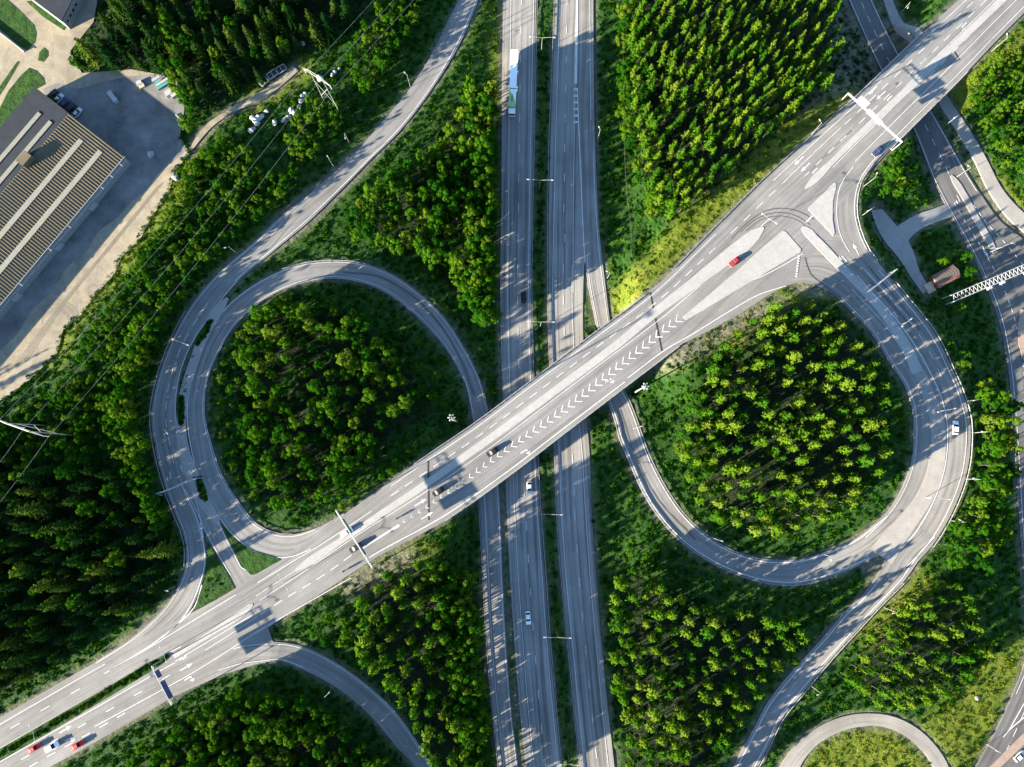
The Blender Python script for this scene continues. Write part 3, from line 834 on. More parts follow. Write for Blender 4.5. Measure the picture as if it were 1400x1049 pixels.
for i in range(6):
    q = P(787, 122 + i * 9, 0)
    obj('gore_block', [(q[0]-0.8,q[1]-0.5,LIFT),(q[0]+0.8,q[1]-0.5,LIFT),(q[0]+0.8,q[1]+0.3,LIFT),(q[0]-0.8,q[1]+0.3,LIFT)], [(0,1,2,3)], M['paint'], R['mot_east'])
solid('merge', line_pts('merge', 0.86, 1)); solid('merge', line_pts('merge', 0.12, 3.2))
solid('collector', line_pts('collector', 0.26, 1)); solid('collector', line_pts('collector', 0.93, 1))
# ramps
solid('loop_west', line_pts('loop_west', 0.06, 0, 9)); solid('loop_west', line_pts('loop_west', 0.92, 0, 20)); solid('loop_west', line_pts('loop_west', 0.04, 9, 20), 0.2)
solid('ramp_west', line_pts('ramp_west', 0.90, 0, 11), 0.26); solid('ramp_west', line_pts('ramp_west', 0.10, 8, 24)); solid('ramp_west', line_pts('ramp_west', 0.97, 11, 19)); dashes('ramp_west', line_pts('ramp_west', 0.58, 11.6, 17), 3, 3)
solid('ramp_west', line_pts('ramp_west', 0.93, 18.4, 23), 0.26); solid('ramp_west', px_line([(247,660),(258,684),(272,716),(277,740)], 6.8), 0.26)
solid('branch_west', line_pts('branch_west', 0.10, 0.4, 4.2)); solid('branch_west', line_pts('branch_west', 0.92, 0.6, 4.2))
solid('offramp_sw', line_pts('offramp_sw', 0.08, 2)); solid('offramp_sw', line_pts('offramp_sw', 0.9, 1, 5))
solid('ring_east', line_pts('ring_east', 0.05, 2.4)); solid('ring_east', line_pts('ring_east', (0.30, 0.36), 2.6)); solid('ring_east', line_pts('ring_east', (0.54, 0.63), 2.2), 0.3); solid('ring_east', line_pts('ring_east', 0.92, 2.6), 0.26)
dashes('ring_east', line_pts('ring_east', 0.74, 3, 6.6), 3, 3.5); solid('ring_east', line_pts('ring_east', (0.72, 0.75), 2.2, 3.4), 0.26)
solid('loop_east', line_pts('loop_east', 0.08), 0.26); solid('loop_east', line_pts('loop_east', 0.9, 0, 11), 0.26)
solid('ramp_east', line_pts('ramp_east', 0.86), 0.24); solid('ramp_east', line_pts('ramp_east', 0.16, 2), 0.24)
solid('slip_ne', line_pts('slip_ne', 0.06, 2, 6), 0.24); solid('slip_ne', line_pts('slip_ne', 0.93, 0, 6), 0.24)
solid('side_east', line_pts('side_east', 0.05, 0, 15), 0.2); solid('side_east', line_pts('side_east', 0.95, 0, 4), 0.24)
dashes('side_east', line_pts('side_east', 0.5, 0, 4), 2.6, 3); dashes('side_east', line_pts('side_east', 0.22, 4.5, 13), 1.4, 1.8, 0.3); dashes('side_east', line_pts('side_east', 0.66, 4.5, 9), 1.4, 1.8, 0.3)
dashes('side_east', line_pts('side_east', 0.3, 13.6, 17), 3, 3)
solid('side_east', px_line([(1400,962),(1379,999)], 1.6), 0.3); solid('side_east', px_line([(1401,980),(1379,999),(1371,1008)], 1.6), 0.3)

# raised islands and pale medians
def island(name, poly, z, mat, label, curb=0.13, smooth=None):
    return flat_sheet(name, poly, z, mat, label, 'traffic island', 0.06, curb=curb, smooth_step=smooth)
island('traffic_island', [(932,434),(960,411),(1010,368),(1045,336),(1070,316),(1074,317),(1095,341),(1094,345),(1050,371),(1000,401),(950,431),(938,438)], 7, M['concrete'], 'big white wedge-shaped island beside the red car')
island('traffic_island', [(1140,250),(1143,251),(1143,256),(1138.5,275),(1138,300),(1141,319),(1139,323),(1104.5,287),(1104.5,284),(1125,265)], 7, M['concrete'], 'white triangular island beside the curved slip lane')
def ribbon(name, rows, z, mat, label, curb=0.13, f=None):
    A = []
    for x, y, w in rows:
        q = P(x, y, z); A.append((q[0], q[1], w / 4.05))
    D = catmull(np.array(A), 2.5)
    T = np.gradient(D[:, :2], axis=0); T /= np.linalg.norm(T, axis=1)[:, None]
    Nn = np.stack([-T[:, 1], T[:, 0]], -1)
    L = D[:, :2] + Nn * D[:, 2:3] / 2; Rr = D[:, :2] - Nn * D[:, 2:3] / 2
    n = len(D); V = []; UV = []; F = []
    s = np.concatenate([[0], np.cumsum(np.linalg.norm(np.diff(D[:, :2], axis=0), axis=1))])
    for i in range(n):
        for q, dz in ((L[i], -0.1), (L[i], curb), (Rr[i], curb), (Rr[i], -0.1)):
            V.append((q[0], q[1], (z if f is None else max(float(Tz(*q)), float(Tz(*D[i, :2])))) + (0.06 if f is None else 0.09) + dz)); UV.append((q[0], s[i]))
    for i in range(n - 1):
        a, b = 4 * i, 4 * i + 4
        for t in range(3): F.append((a + t, a + t + 1, b + t + 1, b + t))
    F.append((3, 2, 1, 0)); e = 4 * (n - 1); F.append((e, e+1, e+2, e+3))
    o = obj(name, V, F, mat, uv=UV)
    bm = bmesh.new(); bm.from_mesh(o.data); bmesh.ops.recalc_face_normals(bm, faces=bm.faces[:]); bm.to_mesh(o.data); bm.free()
    return tag(o, label, 'traffic island', kind='structure')
ribbon('median_strip_pavement', [(404,780,3),(412,775,7),(470,737,8),(530,697,9),(585,660,9.5),(650,614,10),(700,578,10),(770,526,10.5),(850,466,11),(900,424,12),(950,386,15),(990,355,19),(1015,336,20),(1032,321,16),(1041,313.5,7),(1044,311,2)], 7, M['concrete'], 'long pale median strip dividing the overpass along the bridge')
ribbon('median_strip_pavement', [(1101,258,2),(1105,254,6),(1140,219,7.5),(1190,170,9),(1250,114,10),(1305,62,10),(1372,-2,10),(1440,-68,10)], 7, M['concrete'], 'pale median strip under the big white sign gantry')
ribbon('median_strip_pavement', [(238,898,5),(290,865,7),(335,835,8),(342,829,6),(346,826,2)], 7, M['concrete'], 'pale round-ended median strip beyond the grassy reserve')
ribbon('median_strip_pavement', [(1096,311,3),(1099,313,9),(1112,326,12),(1160,376,11),(1190,407,11),(1215,437,13),(1240,475,15),(1256,510,16)], 7, M['concrete'], 'pale splitter island running into the wide double ramp', f=True, curb=0.1)
ribbon('median_strip_pavement', [(1256,511,16),(1268,540,17),(1279,570,19),(1283,605,20),(1280,640,21),(1268,675,22),(1247,708,24),(1222,740,30),(1208,762,34)], 5.6, M['conc_grey'], 'long cream paved strip in the middle of the wide curved ramp', f=True, curb=0.05)
ribbon('median_strip_pavement', [(310,407,4),(302,417,12),(282,450,14),(265,495,13),(253,535,13),(248,575,13),(252,615,15),(264,650,17),(280,684,16),(297,711,9),(302,718,3)], 6, M['conc_grey'], 'grey paved strip with oval planters between the paired ramps', f=True, curb=0.05)
ribbon('side_median_pavement', [(1300,240,3),(1305,247,8),(1315,263,9),(1335,300,9),(1353,332,9),(1360,346,6)], 0.45, M['conc_grey'], 'narrow paved divider in the dark side road', f=True)
flat_sheet('traffic_island', [(1395,423),(1402,425),(1408,432),(1412,520),(1400,497),(1392,472),(1390.5,445)], 0.9, M['pink'], 'pink paved island with white border at the side road', 'traffic island', 0.25, curb=0.12)
flat_sheet('traffic_island', [(1352,1049),(1376,1025),(1400,1001),(1425,975),(1432,985),(1400,1017),(1367,1049),(1340,1078),(1325,1078)], 1.65, M['pink'], 'pink paved strip beside the silver car', 'traffic island', 0.2, curb=0.12)
yard = bpy.data.objects['yard_ground']
M['track'] = paving('packed wheel track', 0.15, (1.0, 0.86, 0.64), 0.2)
for rad, wid, a0, a1 in ((26, 0.35, -60, 150), (29, 0.3, -50, 160), (33, 0.35, -70, 120), (21, 0.3, -30, 170), (18, 0.3, 0, 200)):
    strip('tyre_track', px_line([(76 + rad * math.cos(math.radians(a)), 440 - 0.9 * rad * math.sin(math.radians(a))) for a in range(a0, a1, 15)], 4.0), wid, 4.0, 0.05, M['track'], yard)
for k_ in range(4):
    strip('tyre_track', px_line([(20 + 6 * k_, 500 - 3 * k_), (80 + 5 * k_, 420 - 4 * k_), (150 + 4 * k_, 335 - 3 * k_), (215 + 3 * k_, 255 - 2 * k_)], 4.0), 0.3, 4.0, 0.052 + 0.002 * k_, M['track'], yard)

# green triangles between the ramps and other lawns: kerbed grass sheets
for poly, lab in (([(284,742),(299,764),(311,784),(321,804),(266,836),(272,815),(279,795),(282,770)], 'dark grass triangle with kerb between ramp and overpass'),
                  ([(303,716),(312,727),(325,740),(348,754),(380,763),(384,766),(350,785),(343,786),(334,777),(322,757)], 'bright grass triangle beside the end of the loop ramp')):
    flat_sheet('lawn', poly, 7.0, M['ground'], lab, 'lawn', 0.10, curb=0.10)
for poly, lab in (([(-60,-60),(8,-2),(20,8),(36,24),(47,35),(50,46),(48,58),(38,69),(28,64),(0,40),(-60,0)], 'bright mown lawn in the corner by the sandy lane'),
                  ([(54,72),(60,65),(66,70),(66,77),(60,85),(52,83)], 'small round grass patch in the middle of the sandy lane'),
                  ([(-40,175),(0,118),(24,84),(27,85),(8,118),(-40,190)], 'thin dark grass strip beside the sandy lane'),
                  ([(-30,205),(12,124),(30,102),(40,93),(50,97),(60,107),(62,116),(50,122),(20,150),(-10,200)], 'lawn with small garden beside the dark warehouse roof'),
                  ([(42,2),(84,30),(92,35),(88,42),(60,24),(36,2)], 'narrow grass verge along the dark corner building')):
    flat_sheet('lawn', poly, 4.0, M['ground'], lab, 'lawn', 0.10)
for rows, z, lab in (([(289,437,4),(285,444,8),(275,461,9),(269,472,5)], 5.5, 'oval planted bed in the paired ramps, topmost of three'),
                     ([(248,540,5),(248,550,9),(247.5,570,9),(247,580,5)], 6.0, 'oval planted bed in the paired ramps, middle of three'),
                     ([(270,652,4),(273,661,9),(279,676,9),(283,685,5)], 6.6, 'oval planted bed in the paired ramps beside the sign gantry')):
    ribbon('planter_lawn', rows, z, M['ground'], lab, curb=0.22, f=True)['category'] = 'planted bed'
ribbon('median_lawn', [(-60,1066,14),(0,1032,14),(100,974,13),(160,939,12),(200,915,11),(222,902,9),(231,896,5)], 7, M['ground'], 'grassy central reserve of the overpass beside the red and white cars', curb=0.16)['category'] = 'lawn'

# ------------------------------------------------------------------ bridges
def bridge(name, lo, hi, label, piers, joints):
    idx = [i for i in range(len(Ov)) if lo <= ov_px[i] <= hi]
    a = Ov[idx[0]]
    root = empty(name, (a[0], a[1], 0))
    tag(root, label, 'bridge')
    off = np.array((a[0], a[1]))
    def sect(rows, w_out, z0, z1, mat, nm):
        V = []; F = []
        for r in rows:
            l, rr = r[2:4], r[4:6]; u = (rr - l) / np.linalg.norm(rr - l)
            for q, z in ((l - u * w_out, z0), (l - u * w_out, z1), (rr + u * w_out, z1), (rr + u * w_out, z0)):
                V.append((q[0] - off[0], q[1] - off[1], z))
        n = len(rows)
        for i in range(n - 1):
            p, q = 4 * i, 4 * i + 4
            for t in range(4): F.append((p + t, p + (t + 1) % 4, q + (t + 1) % 4, q + t))
        F.append((0, 1, 2, 3)); e = 4 * (n - 1); F.append((e + 3, e + 2, e + 1, e))
        return obj(nm, V, F, mat, root)
    rows = Ov[idx]
    sect(rows, 0.25, 5.7, 6.98, M['deck'], 'deck')
    for sd in (0, 1):
        m = MB(); rl = MB()
        last = None
        for j, r in enumerate(rows):
            l, rr = (r[2:4], r[4:6]) if sd == 0 else (r[4:6], r[2:4])
            u = (rr - l) / np.linalg.norm(rr - l)
            q = l - u * 0.05 - off
            p = (q[0], q[1])
            if last is not None:
                d = np.array(p) - np.array(last)
                c = (np.array(p) + np.array(last)) / 2
                m.box((c[0], c[1], 7.22), (np.linalg.norm(d) + 0.02, 0.38, 0.5), math.atan2(d[1], d[0]))
                for h in (7.75, 8.15): rl.bar((*last, h), (*p, h), 0.05, 4)
            rl.bar((*p, 7.45), (*p, 8.18), 0.045, 4)
            last = p
        m.build('parapet', M['deck'], root); rl.build('railing', M['galv'], root)
    for (px, py, rz) in piers:
        c = P(px, py, 0)
        k0 = np.argmin(np.hypot(Ov[:, 0] - c[0], Ov[:, 1] - c[1])); r = Ov[k0]
        u = (r[4:6] - r[2:4]); W = np.linalg.norm(u); u /= W
        for t in (0.2, 0.5, 0.8):
            q = r[2:4] + u * W * t - off
            m = MB(); m.bar((q[0], q[1], -0.3), (q[0], q[1], 5.75), 0.55, 12)
            m.build('pier', M['deck'], root)
    for e in (0, -1):
        r = rows[e]; l, rr = r[2:4] - off, r[4:6] - off
        d = rows[1 if e == 0 else -2][:2] - r[:2]; d = d / np.linalg.norm(d)
        m = MB(); m.prism([tuple(l - d * 1.0), tuple(rr - d * 1.0), tuple(rr + d * 0.3), tuple(l + d * 0.3)], -0.5, 5.72)
        m.build('abutment', M['deck'], root)
    for (x0, y0, x1, y1) in joints:
        p = PP([(x0, y0), (x1, y1)], 7.0)
        st = strip('expansion_joint', [p[0] - off, p[1] - off], 0.55, 7.0, 0.125, M['dark'], root)
    return root
bridge('overpass_bridge', 584, 912, 'concrete bridge carrying the overpass across the motorway', [(740,590,0),(690,640,0),(800,540,0)], [(585.5,630,586.5,711),(889,400,905,480)])
bridge('overpass_bridge', 1184, 1296, 'concrete bridge carrying the overpass over the dark side road', [(1262,110,0)], [(1297,60,1312,82)])

# ------------------------------------------------------------------ guard rails
def guardrail(pts, label, zfix=None, h=0.65):
    pts = resample(pts, 4.0)
    z0 = [surf_z(q, zfix, 0.0) for q in pts]
    root = empty('guard_rail', (pts[0][0], pts[0][1], z0[0]))
    tag(root, label, 'guard rail', 'guard rails along the ramps')
    o = np.array((*pts[0], z0[0]))
    rl = MB(); ps = MB()
    P3 = [np.array((*p, z)) - o for p, z in zip(pts, z0)]
    for a, b in zip(P3[:-1], P3[1:]):
        d = b - a; L = np.linalg.norm(d[:2]); c = (a + b) / 2
        ang = math.atan2(d[1], d[0])
        u = np.array((math.cos(ang), math.sin(ang))); nn = np.array((-u[1], u[0]))
        V = []
        for e in (a, b):
            for s, z in ((-0.06, 0.42), (0.06, 0.42), (0.06, 0.72), (-0.06, 0.72)):
                V.append((e[0] + nn[0] * s, e[1] + nn[1] * s, e[2] + z))
        rl.add(V, [(0,4,5,1),(1,5,6,2),(2,6,7,3),(3,7,4,0)])
    for a in P3: ps.box((a[0], a[1], a[2] + 0.25), (0.12, 0.12, 0.9))
    rl.build('rail', M['rail'], root)
    q = ps.build('posts', M['rail'], root); q['kind'] = 'stuff'
def off_line(key, f, i0, i1): return line_pts(key, f, i0, i1)
guardrail(off_line('loop_west', -0.03, 0, 8), 'steel guard rail on the outer rim of the leafy loop ramp')
guardrail(off_line('loop_west', 1.03, 1, 19), 'steel guard rail on the inner rim of the leafy loop ramp')
guardrail(off_line('ramp_west', -0.05, 12, 20), 'steel guard rail along the outside of the paired ramps by the dark spruce wood')
guardrail(off_line('loop_east', -0.03, 0, 9), 'steel guard rail on the inner rim of the narrow pine loop ramp')
guardrail(off_line('loop_east', 1.03, 0, 10), 'steel guard rail on the outer rim of the narrow pine loop ramp')
guardrail(off_line('ring_east', 1.02, 3, 12), 'steel guard rail outside the wide double ramp')
guardrail(off_line('ramp_east', 1.03, 2, 10), 'steel guard rail along the ramp below the wide curve')
guardrail(off_line('offramp_sw', -0.04, 3.5, 11), 'steel guard rail on the curved exit ramp beside the wood')
guardrail(off_line('mot_west', 1.03, 0, 12), 'steel guard rail on the motorway median beside the lorry carriageway')
guardrail(off_line('mot_east', -0.03, 0, 15), 'steel guard rail on the motorway median beside the forked carriageway')
guardrail(off_line('overpass', -0.012, 12.3, 15.8), 'steel guard rail along the overpass beside the pine plantation bank', 7.0)
guardrail(off_line('collector', -0.04, 2, 7), 'steel guard rail on the far side of the narrow slip lane')
guardrail(off_line('slip_ne', 1.03, 0.5, 6.5), 'steel guard rail round the curved slip lane', 7.0)

# ------------------------------------------------------------------ fence by the pine wood
fp = catmull(np.array([P(x, y, 2) for x, y in [(852,-60),(852,0),(853,150),(857,262),(862,312),(867,362),(874,371),(882,388)]]), 3.0)
fz = [float(Tz(*q)) for q in fp]
fr = empty('wire_fence', (fp[0][0], fp[0][1], fz[0])); tag(fr, 'thin wire fence along the edge of the pine plantation', 'fence')
fo = np.array((*fp[0], fz[0])); fm = MB()
F3 = [np.array((*p, z)) - fo for p, z in zip(fp, fz)]
for a, b in zip(F3[:-1], F3[1:]):
    for h in (0.4, 0.9, 1.4, 1.75): fm.bar(a + (0, 0, h), b + (0, 0, h), 0.012 if h < 1.7 else 0.028, 4)
fm.build('wire_mesh', M['bark_grey'], fr)
for a in F3:
    m = MB(); m.bar(a - (0, 0, 0.3), a + (0, 0, 1.85), 0.035, 6); m.build('post', M['bark_grey'], fr)

# ------------------------------------------------------------------ lamp posts
def lamp_double(cx, cy, ax, ay, h, label, group, zbase=None):
    """cx,cy: photo position of the pole's head; ax,ay: photo position of one lantern."""
    zb = 0.5 if zbase is None else zbase
    q = P(cx, cy, zb + h); zb = float(Tz(*q)) if zbase is None else zbase
    q = P(cx, cy, zb + h); e = P(ax, ay, zb + h) - q
    root = empty('street_lamp', (q[0], q[1], zb)); tag(root, label, 'street lamp', group)
    m = MB(); m.bar((0, 0, -0.3), (0, 0, h), 0.10, 8, 0.055); m.build('pole', M['lampgrey'], root)
    for s in (1, -1):
        a = MB(); a.tube([(0, 0, h - 0.5), (e[0] * s * 0.5, e[1] * s * 0.5, h), (e[0] * s, e[1] * s, h + 0.1)], 0.06, 6); a.build('arm', M['lampgrey'], root)
        ang = math.atan2(e[1], e[0])
        b = MB(); b.box((e[0] * s, e[1] * s, h + 0.12), (0.8, 0.32, 0.14), ang, 0.8); hd = b.build('lamp_head', M['white'], root)
        g = MB(); g.box((e[0] * s, e[1] * s, h + 0.02), (0.6, 0.3, 0.06), ang); g.build('lens', M['head'], hd)
    return root
for i, (cx, cy, ax, lab) in enumerate(((741.5,51,725,'double lamp on the motorway median beside the lorry, topmost'),(738.5,246,722,'double lamp on the motorway median, second from the top'),(740,440,723,'double lamp on the motorway median just above the bridge'),
        (750.5,703.5,733,'double lamp on the motorway median just below the bridge'),(762.5,872,745,'double lamp on the motorway median below the white car'),(779,1046,767,'double lamp on the motorway median at the lower edge'))):
    lamp_double(cx, cy, ax, cy - 0.5, 9.2, lab, 'double lamps on the motorway median')
for cx, cy, ax, ay, zb, lab in ((1294.5,561,1283,563.5,5.6,'double lamp on the curved ramp above the white car'),(1285,682,1272,681,5,'double lamp on the curved ramp below the white car'),(1240,441,1234,446,6.8,'double lamp on the splitter island of the wide ramp'),
        (1374,336,1364,339.5,0.6,'double lamp on the divider of the dark side road'),(1052,299,1042.5,292.5,7,'double lamp at the tip of the pale median by the turning area'),(246.5,468,257,472,5.6,'double lamp on the paired ramps by the upper oval bed'),
        (387,796,381,786,7,'double lamp on the overpass median by the grass triangle'),(223,895,218.5,885,7,'double lamp at the end of the grassy central reserve'),(44,1003,40,992,7,'double lamp on the grassy central reserve beside the red car')):
    lamp_double(cx, cy, ax, ay, 8.6, lab, 'double lamps on the ramps', zb)
def lamp_single(bx, by, hx, hy, h, label):
    q = P(bx, by, 2.0); zb = float(Tz(*q)); q = P(bx, by, zb); zb = float(Tz(*q))
    e = P(hx, hy, zb + h) - q
    L = np.linalg.norm(e)
    if L > 2.4: e *= 2.4 / L
    if L < 0.8: e = e / max(L, 1e-3) * 1.2
    root = empty('street_lamp', (q[0], q[1], zb)); tag(root, label, 'street lamp', 'single lamps beside the roads')
    m = MB(); m.bar((0, 0, -0.3), (0, 0, h), 0.09, 8, 0.05); m.build('pole', M['lampgrey'], root)
    a = MB(); a.tube([(0, 0, h - 0.3), (e[0] * 0.4, e[1] * 0.4, h), (e[0], e[1], h + 0.1)], 0.05, 6); a.build('arm', M['lampgrey'], root)
    ang = math.atan2(e[1], e[0])
    b = MB(); b.box((e[0], e[1], h + 0.12), (0.75, 0.3, 0.14), ang, 0.8); hd = b.build('lamp_head', M['white'], root)
    g = MB(); g.box((e[0], e[1], h + 0.02), (0.6, 0.28, 0.06), ang); g.build('lens', M['head'], hd)
for a in ((817,191,819,174,'lamp in the shade right of the forked motorway carriageway'),(830,381,832,372,'lamp beside the merging lane near the grassy gore'),(1209,831,1226,838,'lamp beside the lower ramp, upper of two in the grass'),(1109,938,1122,949,'lamp beside the lower ramp, lower of two in the grass'),
          (1320,655,1330,654,'lamp outside the wide ramp below the white car'),(1300,712,1312,711,'lamp outside the wide ramp at its lower bend'),(1329,592,1338,590,'lamp outside the wide ramp level with the white car'),(1320,549,1329,548,'lamp outside the wide ramp above the white car'),
          (1122,757,1136,766,'lamp on the inner verge of the wide ramp by the lit lawn'),(973,735,984,739,'lamp on the inner verge of the narrow pine loop'),(866,586,877,583,'lamp on the inner verge of the narrow loop just below the bridge'),
          (561,119,556,102,'lamp beside the long ramp, nearest the frame top'),(478,196,472,189,'lamp beside the long ramp below the pylon'),(458,231,449,216,'lamp beside the long ramp, third from the top'),(325,347,311,338,'lamp beside the long ramp near the two ramps meeting'),
          (222,455,216,452,'lamp in the dark wood edge left of the paired ramps'),(240,589,229,593,'lamp on the paired ramps by the middle oval bed'),(281,724,290,715,'lamp on the tip of the dark grass triangle'),(240,802,227,808,'lamp beside the merging ramp at the dark spruce wood'),
          (452,943,450,947,'lamp in the dark hollow inside the exit ramp'),(663,912,662,921,'lamp left of the narrow slip lane'),(1110,183,1122,166,'lamp on the yellow bank above the overpass'),(1356,70,1377,47,'lamp on the lower side of the overpass near the frame corner'),
          (1181,255,1199,237,'lamp on the inner side of the curved slip lane'),(1308,242,1327,229,'lamp between side road and cycle path, lower one'),(1292,172,1305,161,'lamp between side road and cycle path near the bridge'),(1177,296,1184,290,'lamp on the dark bank beside the curved slip lane'),(1349,1018,1353,1022,'lamp at the edge of the side road by the meadow'),(1228,22,1235,24,'lamp beside the cycle path above the overpass')):
    lamp_single(a[0], a[1], a[2], a[3], 8.5, a[4])
def light_mast(hx, hy, h, label):
    q = P(hx, hy, h + 1); zb = float(Tz(*q)); q = P(hx, hy, zb + h); zb = float(Tz(*q))
    root = empty('light_mast', (q[0], q[1], zb)); tag(root, label, 'light mast')
    m = MB(); m.bar((0, 0, -0.5), (0, 0, h), 0.32, 10, 0.14); m.build('mast', M['lampgrey'], root)
    r = MB()
    pts = [(0.75 * math.cos(i * math.pi / 6), 0.75 * math.sin(i * math.pi / 6), h - 0.4) for i in range(13)]
    r.tube(pts, 0.07, 5)
    for i in range(0, 12, 3): r.bar((0, 0, h - 0.2), pts[i], 0.05, 5)
    r.build('ring', M['galv'], root)
    for i in range(6):
        a = i * math.pi / 3; b = MB(); b.box((0.95 * math.cos(a), 0.95 * math.sin(a), h - 0.5), (0.5, 0.4, 0.2), a, 0.8); b.build('floodlight', M['white'], root)
light_mast(617, 571, 25, 'tall floodlight mast in the leafy wood beside the bridge')
light_mast(883, 528, 22, 'tall floodlight mast on the bank below the bridge')

# ------------------------------------------------------------------ sign gantries
def gantry(a, b, zb, h, label, panels, group='sign gantries', depth=0.22, posts=(True, True), along=None):
    """a, b: photo positions of the two ends of the beam; panels: (t0, t1, height, material, drop)."""
    A = P(*a, zb + h); B = P(*b, zb + h)
    za = zb if along is None else along
    root = empty('sign_gantry', (A[0], A[1], za)); tag(root, label, 'sign gantry', group)
    D = B - A; L = np.linalg.norm(D); ang = math.atan2(D[1], D[0]); root.rotation_euler = (0, 0, ang)
    hz = zb - za + h
    for t, on in ((0, posts[0]), (L, posts[1])):
        if on:
            q = A + D * t / L; g = float(Tz(*q)) - za
            m = MB(); m.bar((t, 0, g - 0.4), (t, 0, hz), 0.16, 8, 0.12); m.build('post', M['white'], root)
    m = MB()
    for y in (-depth / 2, depth / 2):
        for z in (hz, hz - 0.7): m.bar((0, y, z), (L, y, z), 0.06, 4)
    n = max(3, int(L / 1.2))
    for i in range(n):
        x0, x1 = L * i / n, L * (i + 1) / n
        s = 1 if i % 2 else -1
        m.bar((x0, s * depth / 2, hz), (x1, -s * depth / 2, hz), 0.045, 4)
        for y in (-depth / 2, depth / 2): m.bar((x0, y, hz - (0.7 if i % 2 else 0)), (x1, y, hz - (0 if i % 2 else 0.7)), 0.045, 4)
    m.box((L / 2, 0, hz + 0.10), (L, 0.12, 0.05))
    m.build('beam', M['white'], root)
    for t0, t1, hh, mat, drop in panels:
        x0, x1 = L * t0, L * t1
        m = MB(); m.box(((x0 + x1) / 2, depth / 2 + 0.12, hz - hh / 2 + drop), (x1 - x0, 0.10, hh)); pn = m.build('sign_panel', M[mat], root)
        e = MB(); e.box(((x0 + x1) / 2, depth / 2 + 0.12, hz + drop + 0.06), (x1 - x0 + 0.1, 0.16, 0.08)); e.build('edge_trim', M['white' if mat != 'white' else 'galv'], pn)
gantry((1160,127),(1234,194),7,7.0,'big white sign gantry across the overpass with pale panels',[(0.16,0.31,3.4,'white',3.1),(0.36,0.52,2.4,'white',0.7),(0.54,0.62,2.4,'white',0.3)])
gantry((459,698),(509,777),7,9.2,'sign gantry across the bridge approach with a green panel',[(0.16,0.40,3.0,'green',0.5),(0.60,0.78,3.0,'blue',0.5)])
gantry((207,911),(234.5,964),7,8.4,'sign gantry with blue panels beyond the grassy central reserve',[(0.14,0.32,3.0,'blue',0.5),(0.42,0.86,3.2,'blue',0.5)])
gantry((209,678),(268,654),6.6,6.4,'sign gantry across the paired ramps beside the oval bed',[(0.08,0.2,1.8,'white',0.3),(0.55,0.85,2.4,'blue',0.3)])
gantry((1184,402),(1227,368),7,6.4,'sign gantry across the wide double ramp below the turning area',[(0.1,0.3,2.2,'white',0.2),(0.45,0.75,2.4,'blue',0.2)])
gantry((662,441),(670,440),0.6,4.5,'small signboard on a post left of the motorway in the shade',[(0.0,1.0,2.0,'white',0.2)],posts=(True,True),depth=0.2)

# wide lattice gantry over the side road
A = P(1302.5, 408, 8.0); B = P(1412, 362, 8.0)
root = empty('lattice_gantry', (A[0], A[1], 1.0)); D = B - A; Lg = np.linalg.norm(D); root.rotation_euler = (0, 0, math.atan2(D[1], D[0]))
tag(root, 'white lattice gantry spanning the dark side road by the brown hut', 'gantry')
wd = 1.15
for y in (-wd, wd):
    m = MB(); m.box((Lg / 2, y, 7), (Lg, 0.22, 0.22)); m.build('chord', M['white'], root)
    m = MB(); m.box((Lg / 2, y, 5.2), (Lg, 0.18, 0.18)); m.build('chord', M['white'], root)
ng = 20
for i in range(ng):
    x0, x1 = Lg * i / ng, Lg * (i + 1) / ng
    m = MB(); m.bar((x0, -wd, 7), ((x0 + x1) / 2, wd, 7), 0.08, 5); m.bar(((x0 + x1) / 2, wd, 7), (x1, -wd, 7), 0.08, 5)
    m.bar((x0, -wd, 7), ((x0 + x1) / 2, -wd, 5.2), 0.1, 5); m.bar((x0, wd, 7), ((x0 + x1) / 2, wd, 5.2), 0.1, 5)
    m.build('brace', M['white'], root)
for x in (0.3, Lg * 0.45):
    for y in (-wd, wd):
        m = MB(); m.bar((x, y, -1.0), (x, y, 7), 0.18, 6); m.build('leg', M['white'], root)
for x in (0.44, 0.60, 0.9):
    m = MB(); m.box((Lg * x, -wd - 0.5, 6.6), (1.6, 0.8, 0.9)); m.build('signal_box', M['white'], root)

# ------------------------------------------------------------------ power pylons and wires
def pylon(bar_px, h, label, feet):
    a = P(*bar_px[0], h); b = P(*bar_px[1], h)
    c = (a + b) / 2; g = float(Tz(*c))
    root = empty('power_pylon', (c[0], c[1], g)); D = b - a; L = np.linalg.norm(D); root.rotation_euler = (0, 0, math.atan2(D[1], D[0]))
    tag(root, label, 'power pylon', 'steel power pylons')
    hz = h - g
    m = MB(); m.box((0, 0, hz), (L, 0.2, 0.35)); m.bar((-L / 2, 0, hz), (-L / 4, 0, hz + 1.8), 0.1, 5); m.bar((L / 2, 0, hz), (L / 4, 0, hz + 1.8), 0.1, 5); m.bar((-L / 4, 0, hz + 1.8), (L / 4, 0, hz + 1.8), 0.1, 5)
    m.build('crossarm', M['galv'], root)
    for s in (-1, 1):
        m = MB(); m.bar((s * L * 0.30, 0, -0.5), (s * L * 0.22, 0, hz + 1.6), 0.15, 6, 0.10); m.build('leg', M['galv'], root)
    for s, t in ((-1, 1), (1, -1)):
        m = MB(); m.bar((s * L * 0.29, 0, hz * 0.35), (-s * L * 0.25, 0, hz * 0.8), 0.08, 5); m.build('brace', M['galv'], root)
    att = []
    for t in (-0.48, 0.0, 0.48):
        m = MB()
        for k in range(6): m.bar((t * L, 0, hz - 0.4 - k * 0.32), (t * L, 0, hz - 0.6 - k * 0.32), 0.16, 7)
        m.bar((t * L, 0, hz - 2.4), (t * L, 0, hz), 0.04, 4)
        m.build('insulator', M['rock'], root)
        q = c + D * t; att.append((q[0], q[1], h - 2.3))
    return att
